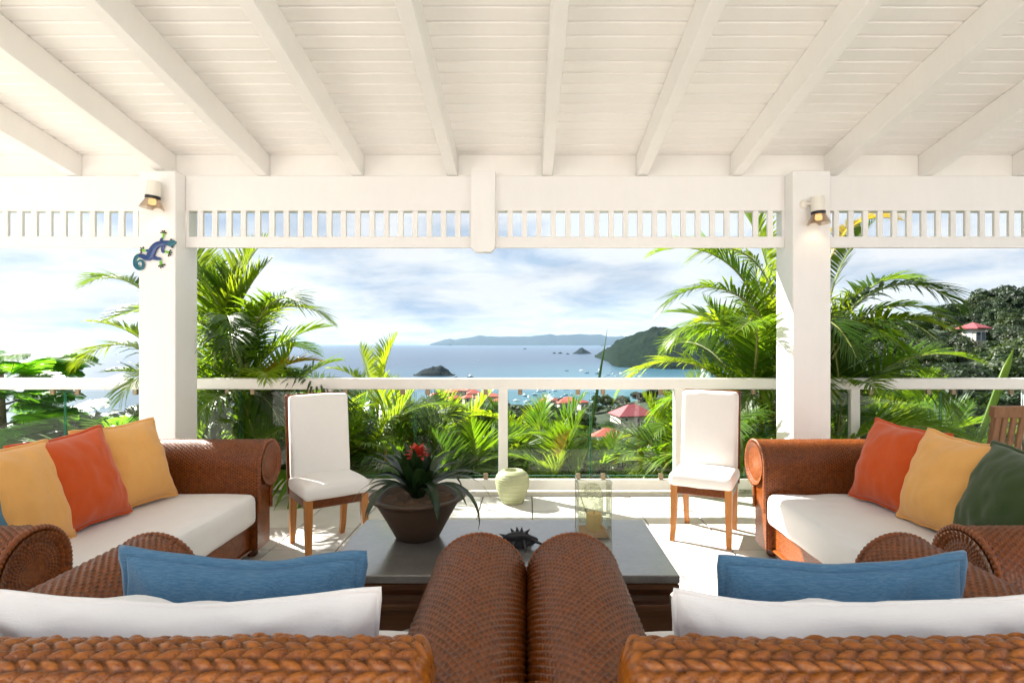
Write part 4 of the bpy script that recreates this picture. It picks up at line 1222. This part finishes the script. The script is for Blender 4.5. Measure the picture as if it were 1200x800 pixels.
# spear leaves (unopened fronds)
for (px0, py0, px1, py1, d, lab) in ((698, 470, 712, 386, 6.4, 'thin dark spear leaf standing above the rail before the headland'), (289, 470, 306, 375, 6.1, 'thin dark spear leaf beside the arching lime frond'), (338, 440, 314, 396, 6.2, 'thin leaning spear leaf before the open sea'), (1172, 455, 1190, 408, 6.3, 'upright pale green blade leaf above the rail')):
    a, b = at(px0, py0, d), at(px1, py1, d)
    lo_ = a + (a - b) * ((a.z - ground(a.x, d)) / max(0.05, (b.z - a.z)))
    s_ = thing('spear_leaf', lab, 'leaf', (lo_.x, d, ground(lo_.x, d)))
    rel = [Vector((p.x - lo_.x, 0.02, p.z - ground(lo_.x, d))) for p in (lo_, a.lerp(lo_, 0.5), a, a.lerp(b, 0.5), b)]
    MB().tube(rel, [0.016, 0.016, 0.020, 0.014, 0.002] if px0 < 1000 else [0.02, 0.03, 0.05, 0.045, 0.003], 6, flat=(1, 0.5, 1)).build('blade', 'palm_leaf_dark' if px0 < 1000 else 'palm_leaf_lime', s_, True)

# feathery flame tree at the far left
def feather_mesh(L, seed):
    rd = random.Random(seed); mb = MB()
    mb.tube([(L * i / 8, 0, -0.10 * L * (i / 8) ** 2) for i in range(9)], 0.004, 4, mi=1)
    for k in range(15):
        t_ = 0.12 + 0.86 * k / 14; p = Vector((L * t_, 0, -0.10 * L * t_ * t_))
        pl_ = L * 0.34 * math.sin(PI * (0.16 + 0.80 * t_)) ** 0.7
        for sg in (-1, 1):
            D_ = Vector((0.55, sg * 0.85, rd.uniform(-0.12, 0.05))).normalized()
            for q in range(11):
                s_ = (q + 0.6) / 11; c = p + D_ * pl_ * s_ + Vector((0, 0, -0.18 * pl_ * s_ * s_))
                for s2 in (-1, 1):
                    E = (Vector((-D_.y, D_.x, 0)) * s2 + D_ * 0.35).normalized(); ll_ = 0.034 * (1 - 0.5 * s_)
                    W = D_ * 0.010
                    mb.add([c - W, c + E * ll_ * 0.6 - W * 0.9, c + E * ll_, c + W], [(0, 1, 2, 3)])
    return mb
feath = [feather_mesh(0.62, s_).mesh('feather_leaf', ['fern_leaf', 'bark']) for s_ in (1, 2)]
rt = random.Random(5)
def flame_tree(label, x, y, h, spread, n, lo=0.0):
    gz = ground(x, y)
    t_ = thing('flame_tree', label, 'tree', (x, y, gz), 0, 'feathery trees beyond the railing')
    MB().tube([(0, 0, -0.3), (0.05, 0, h * 0.3), (-0.03, 0.05, h * 0.6), (0.02, 0, h * 0.92)], [0.07, 0.06, 0.045, 0.015], 8).build('trunk', 'bark', t_, True)
    for k in range(n):
        z = h * (0.18 + 0.80 * k / n) + rt.uniform(-0.05, 0.05); az = k * 2.4 + rt.uniform(-0.3, 0.3)
        r_ = spread * rt.uniform(0.25, 1.0) * (1 - 0.25 * k / n)
        e = Vector((math.cos(az) * r_, math.sin(az) * r_, z + 0.12 * r_))
        MB().tube([(0, 0, z - 0.15 * r_), (e.x * 0.5, e.y * 0.5, z), e], [0.018, 0.012, 0.006], 5).build('branch', 'bark', t_, True)
        for q in range(8):
            a2 = az + rt.uniform(-1.1, 1.1); rr = rt.uniform(0.55, 1.0)
            link('feather_leaf', rt.choice(feath), t_, (e.x * rr, e.y * rr, z + 0.12 * r_ * rr + rt.uniform(-0.05, 0.08)), (rt.uniform(-0.7, 0.7), rt.uniform(-0.45, 0.30), a2), rt.uniform(0.7, 1.15))
flame_tree('feathery flame tree with flat leaf sprays at the end of the railing', -6.45, 6.9, 2.05, 0.85, 26)
flame_tree('lower feathery flame tree beside the taller one', -5.35, 6.7, 1.15, 0.75, 16)

# leafy ground cover on the slope
def cover_mesh():
    rd = random.Random(31); mb = MB()
    for k in range(9000):
        y = 5.75 + 6.5 * rd.random() ** 1.4; x = rd.uniform(-1.25, 1.15) * y
        z = ground(x, y) + rd.uniform(0, 0.34) * (0.6 + 0.6 * mnoise.noise((x, y, 4)))
        a = rd.uniform(0, 2 * PI); e = R(rd.uniform(-10, 60)); l_ = rd.uniform(0.06, 0.15)
        D_ = Vector((math.cos(a) * math.cos(e), math.sin(a) * math.cos(e), math.sin(e))); W = Vector((-math.sin(a), math.cos(a), 0)) * l_ * 0.28
        p = Vector((x, y, z)); mb.add([p, p + D_ * l_ * 0.5 + W, p + D_ * l_ + Vector((0, 0, -l_ * 0.2)), p + D_ * l_ * 0.5 - W], [(0, 1, 2, 3)])
    return mb
o = cover_mesh().build('ground_cover', 'cover_leaf'); o['kind'] = 'stuff'
tag(o, 'low leafy ground cover on the slope beyond the railing', 'plants')

# ================================================================== TREES OF THE HILL
def crown_mesh(seed, mat, nl=17, per=330, leafs=0.22):
    rd = random.Random(seed); mb = MB()
    for k in range(nl):
        a = rd.uniform(0, 2 * PI); r_ = math.sqrt(rd.random()) * 2.1; c = Vector((math.cos(a) * r_, math.sin(a) * r_, rd.uniform(-1.3, 1.5) * (1 - r_ / 3.6)))
        cr = rd.uniform(0.7, 1.25)
        for q in range(per):
            d = Vector((rd.gauss(0, 1), rd.gauss(0, 1), rd.gauss(0, 1))).normalized()
            if d.z < -0.55: continue
            p = c + Vector((d.x, d.y, d.z * 0.8)) * cr * rd.uniform(0.72, 1.08)
            nrm = (d + Vector((rd.uniform(-.8, .8), rd.uniform(-.8, .8), rd.uniform(-.4, .9)))).normalized()
            u = nrm.orthogonal().normalized(); w = nrm.cross(u); an = rd.uniform(0, PI)
            u, w = u * math.cos(an) + w * math.sin(an), w * math.cos(an) - u * math.sin(an)
            s_ = leafs * rd.uniform(0.5, 1.15)
            mb.add([p - u * s_, p - w * s_ * 0.5, p + u * s_, p + w * s_ * 0.5], [(0, 1, 2, 3)])
    return mb.mesh('crown', mat)
crowns = [crown_mesh(1, 'tree_leaf'), crown_mesh(2, 'tree_leaf'), crown_mesh(3, 'tree_leaf_light'), crown_mesh(4, 'tree_leaf'), crown_mesh(5, 'tree_leaf_light')]
trunk_m = MB().tube([(0, 0, -4.2), (0.1, 0, -2.4), (-0.05, 0.05, -0.6), (0.1, 0, 0.6)], [0.22, 0.16, 0.12, 0.05], 7)
for a in range(5):
    trunk_m.tube([(0, 0, -1.2 + 0.2 * a), (0.8 * math.cos(a * 1.3), 0.8 * math.sin(a * 1.3), -0.2 + 0.2 * a), (1.6 * math.cos(a * 1.3), 1.6 * math.sin(a * 1.3), 0.5)], [0.09, 0.06, 0.02], 5)
trunk_m = trunk_m.mesh('trunk', 'bark', True)
rh = random.Random(77)
def bush(x, y, sc, label, group, cr=None, dz=0.0):
    b_ = thing('leafy_bush', label, 'bush', (x, y, ground(x, y) - 0.1), rh.uniform(0, 6.28), group)
    link('crown', crowns[cr] if cr is not None else rh.choice(crowns), b_, (0, 0, sc * 0.9 + dz), None, (sc, sc, sc * 0.8))
    link('stem', trunk_m, b_, (0, 0, sc * 0.9 + dz), None, (sc * 0.7, sc * 0.7, sc * 0.7))
def tree(x, y, sc, label, group, light=None):
    gz = ground(x, y)
    t_ = thing('broadleaf_tree', label, 'tree', (x, y, gz - 0.2), rh.uniform(0, 6.28), group)
    s3 = (sc * rh.uniform(0.9, 1.15), sc * rh.uniform(0.9, 1.15), sc * rh.uniform(0.8, 1.15))
    cr = rh.choice(crowns) if light is None else crowns[light]
    link('crown', cr, t_, (0, 0, 2.0 * s3[2]), None, s3)
    link('trunk', trunk_m, t_, (0, 0, 2.0 * s3[2]), None, s3)
def ray_ground(px, py, d0=12.0, d1=1200.0):
    d = d0
    while d < d1:
        p = at(px, py, d)
        if p.z <= max(ground(p.x, d), SEA): return d
        d *= 1.01
    return d1
HOUSES = []
KEEP = []
def clear(x, y, r_):
    if any(abs(CX + F * x / y - kp) < kw + r_ * 0.4 * F / y and y < kd for kp, kw, kd in KEEP): return False
    return all(math.hypot(x - a, y - b) > r_ + c for a, b, c in HOUSES)

# ------------------------------------------------------------------ houses
def house_b(label, x, y, w, d_, wall_h, roof_h, rotz, roof='roof_red', z=None, group=None, hip=0.5):
    gz = ground(x, y) if z is None else z
    h_ = thing('hillside_house', label, 'house', (x, y, gz), rotz, group)
    MB().box((-w / 2, -d_ / 2, -3.0), (w / 2, d_ / 2, wall_h)).build('wall', 'pale_wall', h_)
    ov = 0.6; e = max(0.05, (w - d_) / 2 * hip * 2)
    X, Y = w / 2 + ov, d_ / 2 + ov
    m = MB(); m.add([(-X, -Y, wall_h), (X, -Y, wall_h), (X, Y, wall_h), (-X, Y, wall_h), (-e, 0, wall_h + roof_h), (e, 0, wall_h + roof_h), (-X, -Y, wall_h + 0.18), (X, -Y, wall_h + 0.18), (X, Y, wall_h + 0.18), (-X, Y, wall_h + 0.18)],
                     [(0, 3, 2, 1), (0, 1, 7, 6), (1, 2, 8, 7), (2, 3, 9, 8), (3, 0, 6, 9), (6, 7, 5, 4), (8, 9, 4, 5), (7, 8, 5), (9, 6, 4)])
    m.build('roof', roof, h_)
    nw = max(2, int(w / 3))
    for k in range(nw):
        xx = -w / 2 + w * (k + 0.5) / nw
        f_ = MB().box((xx - 0.5, -d_ / 2 - 0.05, wall_h * 0.35), (xx + 0.5, -d_ / 2 - 0.003, wall_h * 0.85)).build('window', 'hull_white', h_)
        MB().box((xx - 0.42, -d_ / 2 - 0.07, wall_h * 0.38), (xx + 0.42, -d_ / 2 - 0.052, wall_h * 0.82)).build('pane', 'window_dark', f_)
    for sg in (-1, 1):
        f_ = MB().box((sg * (w / 2 + 0.003), -0.5, wall_h * 0.35), (sg * (w / 2 + 0.05), 0.5, wall_h * 0.85)).build('window', 'hull_white', h_)
    HOUSES.append((x, y, max(w, d_) * 0.5))
    return h_
def house_px(label, px, py, d, wpx, roof='roof_red', rotz=0.0, wall=2.6, asp=0.8, group=None):
    """py is the eave line; the size follows from the distance."""
    x = (px - CX) / F * d; w = wpx / F * d
    zt = at(px, py, d).z
    return house_b(label, x, d, w, w * asp, wall, w * 0.24, rotz, roof, zt - wall, group)
TOWN = 'red roofed houses of the town'
def house_ray(label, px, py, wpx, roof, rotz, wall, asp, rh_=0.24):
    """py is where the foot of the house meets the slope; distance and size follow from the ground."""
    d = ray_ground(px, py, 14, 900); w = wpx / F * d
    KEEP.append((px, wpx * 0.35, d))
    return house_b(label, (px - CX) / F * d, d, w, w * asp, wall, w * rh_, rotz, roof)
for (lab, px, d, w, roof, rz, wall, rr) in (('house with a steep crimson hipped roof among the dark trees', 741, 180, 11.5, 'roof_crimson', 12, 2.8, 3.4), ('pale house with grey metal roof between the crimson and the dull red roof', 728, 140, 7.0, 'roof_grey', -14, 2.4, 1.3), ('lower house with a dull red roof just below the grey metal roof', 714, 108, 6.0, 'roof_red', -10, 2.4, 2.0)):
    house_b(lab, (px - CX) / F * d, d, w, w * 0.8, wall, rr, R(rz), roof)
    KEEP.append((px, w / d * F * 0.45, d))
house_ray('small pale hut with a pink pyramid roof on the wooded hill', 1141, 407, 17, 'roof_crimson', R(20), 2.9, 0.9, 0.45)
rhh = random.Random(9)
for (px, py, w) in ((666, 476, 19), (640, 468, 16), (652, 467, 14), (545, 463, 18), (556, 468, 17), (565, 463, 16), (578, 471, 15), (528, 466, 15), (590, 470, 12), (683, 480, 11), (512, 470, 16), (533, 475, 15), (584, 478, 13), (660, 482, 12), (572, 466, 12), (538, 462, 12), (550, 474, 14)):
    d = ray_ground(px, py, 60, 980)
    house_b('small red roofed house of the harbour town below', (px - CX) / F * d, d, w / F * d, w / F * d * rhh.uniform(0.6, 0.85), 3.4, w / F * d * 0.26, R(rhh.uniform(-35, 35)), 'roof_red', None, TOWN)
for (px, py) in ((764, 388), (752, 408), (790, 410), (843, 399), (862, 402), (870, 408), (806, 420)):
    d = 2500; x = (px - CX) / F * d; zt = at(px, py, d).z
    house_b('tiny white villa on the slope of the headland', x, d, 16, 11, 5, 3, R(rhh.uniform(-30, 30)), 'hull_white', zt - 5, 'villas on the headland')

for (x, y) in ((-7.6, 8.2), (-6.6, 8.4), (-5.7, 8.0), (-4.9, 8.4), (-6.9, 7.3), (-5.6, 9.4), (-7.9, 9.6), (-4.2, 9.0)):
    bush(x, y, rh.uniform(0.38, 0.5), 'dark leafy bush beneath the feathery flame trees', 'bushes under the flame trees', 0)
for k in range(34):
    y = rh.uniform(7.8, 22); tt = rh.uniform(-1.15, -0.5)
    bush(tt * y, y, rh.uniform(0.4, 0.6) * (0.7 + y / 22), 'dark leafy bush beneath the feathery flame trees', 'bushes under the flame trees')
for k in range(75):
    y = rh.uniform(9.5, 34); tt = rh.uniform(-1.05, 0.98)
    if clear(tt * y, y, 1.5): bush(tt * y, y, rh.uniform(0.35, 0.6) * (0.8 + y / 60), 'round green bush on the slope behind the low palms', 'bushes on the slope')

# ------------------------------------------------------------------ trees
n_ = 0
for k in range(900):
    tt = rh.uniform(0.36, 1.05); y = rh.uniform(55, 235); x = tt * y
    if n_ > 138: break
    if not clear(x, y, 3.0): continue
    # keep the ray to the small pink house free
    pxx = CX + F * tt
    if abs(pxx - 1141) < 14 and 50 < y < 84: continue
    sc = rh.uniform(0.8, 1.35) * (0.60 + y / 230)
    tree(x, y, sc, 'dark broadleaf tree on the wooded hill', 'trees on the wooded hill'); n_ += 1
for k in range(60):
    y = rh.uniform(28, 90); tt = rh.uniform(0.45, 1.05)
    if clear(tt * y, y, 2.5) and not (abs(CX + F * tt - 1141) < 14 and y < 84): bush(tt * y, y, rh.uniform(0.8, 1.4), 'spreading dark bush between the trees of the wooded hill', 'bushes on the wooded hill')
n_ = 0
for k in range(600):
    tt = rh.uniform(0.08, 0.46); y = rh.uniform(60, 320) if k % 2 else rh.uniform(60, 140); x = tt * y
    if n_ > 84: break
    if not clear(x, y, 5) or (tt < 0.2 and y < 115): continue
    tree(x, y, rh.uniform(0.9, 1.5), 'dark broadleaf tree in the hollow below the terrace', 'trees in the hollow'); n_ += 1
n_ = 0
for k in range(600):
    tt = rh.uniform(-0.45, 0.12); y = rh.uniform(40, 640) if k % 3 else rh.uniform(380, 800); x = tt * y
    if n_ > 64: break
    if not clear(x, y, 5) or CY + (H - ground(x, y) - 5.2) / y * F < 455: continue
    tree(x, y, rh.uniform(0.6, 1.2), 'green tree on the slope above the harbour town', 'trees above the town'); n_ += 1
for (px, d) in ((1095, 93), (1110, 98), (1122, 92), (1160, 93), (1172, 99), (1188, 92), (1130, 101), (1150, 104), (1112, 86), (1170, 85), (1126, 80), (1158, 79)):
    bush((px - CX) / F * d, d, rh.uniform(0.95, 1.3) if d > 88 else 0.6, 'spreading dark bush between the trees of the wooded hill', 'bushes on the wooded hill')
for (px, py, d, sc, cr) in ((1165, 360, 172, 2.3, 0), (1190, 350, 168, 2.4, 3), (1150, 372, 184, 2.1, 1), (1100, 380, 190, 1.9, 2), (1080, 388, 190, 1.8, 0), (1062, 395, 200, 1.8, 1)):
    p = at(px, py, d); tree(p.x, d, sc, 'tall dark broadleaf tree on the crest of the wooded hill', 'crest trees', cr)

# ------------------------------------------------------------------ boats in the harbour
def boat_parts():
    L, W, Hh = 12.0, 3.6, 1.5
    P = []; fs_ = []
    n = 9
    for i in range(n):
        t_ = i / (n - 1); x = -L / 2 + L * t_
        w = W / 2 * (0.75 + 0.25 * math.sin(PI * min(1, t_ * 1.3))) * (1 - max(0, (t_ - 0.45) / 0.55) ** 2.2) + 0.03
        hz = Hh * (0.85 + 0.3 * t_ ** 2)
        P += [(x, -w, hz), (x, -w * 0.75, 0.1), (x, 0, -0.4), (x, w * 0.75, 0.1), (x, w, hz)]
    for i in range(n - 1):
        for k in range(4): fs_.append((i * 5 + k, (i + 1) * 5 + k, (i + 1) * 5 + k + 1, i * 5 + k + 1))
        fs_.append((i * 5 + 4, (i + 1) * 5 + 4, (i + 1) * 5, i * 5))
    fs_.append((0, 1, 2, 3, 4))
    hulls = [MB().add(P, fs_).mesh('hull', mt, True) for mt in ('hull_white', 'hull_blue')]
    cab = MB().box((-2.6, -1.1, 1.5), (1.6, 1.1, 2.5), bev=0.2).mesh('cabin', 'hull_white')
    mast = MB().tube([(0.6, 0, 1.4), (0.6, 0, 16.0)], [0.16, 0.08], 6).tube([(0.6, 0, 3.1), (-4.6, 0, 3.2)], 0.14, 6).mesh('mast', 'mast_grey', True)
    cab2 = MB().box((-4.0, -1.4, 1.4), (2.2, 1.4, 3.0), bev=0.25).box((-3.0, -1.2, 3.0), (0.6, 1.2, 4.4), bev=0.25).mesh('cabin', 'hull_white')
    return hulls, cab, mast, cab2
hulls, cab, mast, cab2 = boat_parts()
rbt = random.Random(40)
def boat(px, py, sc, sail=True, blue=False):
    d = sea_d(py); x = (px - CX) / F * d
    lab = ('white sailing boat' if not blue else 'blue hulled sailing boat') if sail else ('white motor yacht' if not blue else 'blue hulled motor yacht')
    b = thing('sailing_boat' if sail else 'motor_yacht', lab + ' moored in the harbour bay', 'boat', (x, d, SEA + 0.1), rbt.uniform(0, 6.28), lab + 's in the harbour bay')
    link('hull', hulls[1 if blue else 0], b, None, None, sc); link('cabin', cab if sail else cab2, b, None, None, sc)
    if sail: link('mast', mast, b, None, None, sc)
for (px, py, sc, sl, bl_) in ((664, 434.5, 1.2, True, True), (682, 434.5, 1.6, True, False), (687.5, 437, 1.4, True, True), (702, 433.5, 1.4, True, False), (701, 437.8, 1.7, False, True), (716, 436, 1.3, True, False), (719, 438, 1.2, True, False), (727.5, 437.4, 1.1, True, False), (737.5, 439, 1.4, False, True), (741, 435.6, 1.1, True, False), (749, 437, 1.1, True, False), (750, 441, 1.2, True, False), (722, 440.6, 1.0, True, False), (713, 439.5, 1.0, True, True), (757, 438, 1.0, True, False), (731, 441.5, 1.0, True, False), (709, 441, 1.1, True, False), (534, 441.8, 1.5, True, True), (551, 441.8, 1.6, False, True), (560, 422, 1.0, True, False), (604, 450, 0.8, True, False)):
    boat(px, py, sc, sl, bl_)
for k in range(34):
    boat(rbt.uniform(600, 704), 455 + 20 * rbt.random() ** 1.2, rbt.uniform(0.7, 1.15), rbt.random() < 0.7, rbt.random() < 0.45)

# ================================================================== HAZE
hz = NT('haze_air')
pv = hz.node('ShaderNodeVolumePrincipled')
pv.inputs['Color'].default_value = (0.50, 0.75, 1.0, 1)
pv.inputs['Density'].default_value = 1.4e-5
pv.inputs['Anisotropy'].default_value = 0.1
hz.l.new(pv.outputs[0], hz.out.inputs['Volume'])
o = MB().box((-40000, -40000, SEA - 6), (40000, 40000, 600)).build('haze', 'haze_air')
o['kind'] = 'stuff'
tag(o, 'pale sea haze that softens the far islands', 'haze')
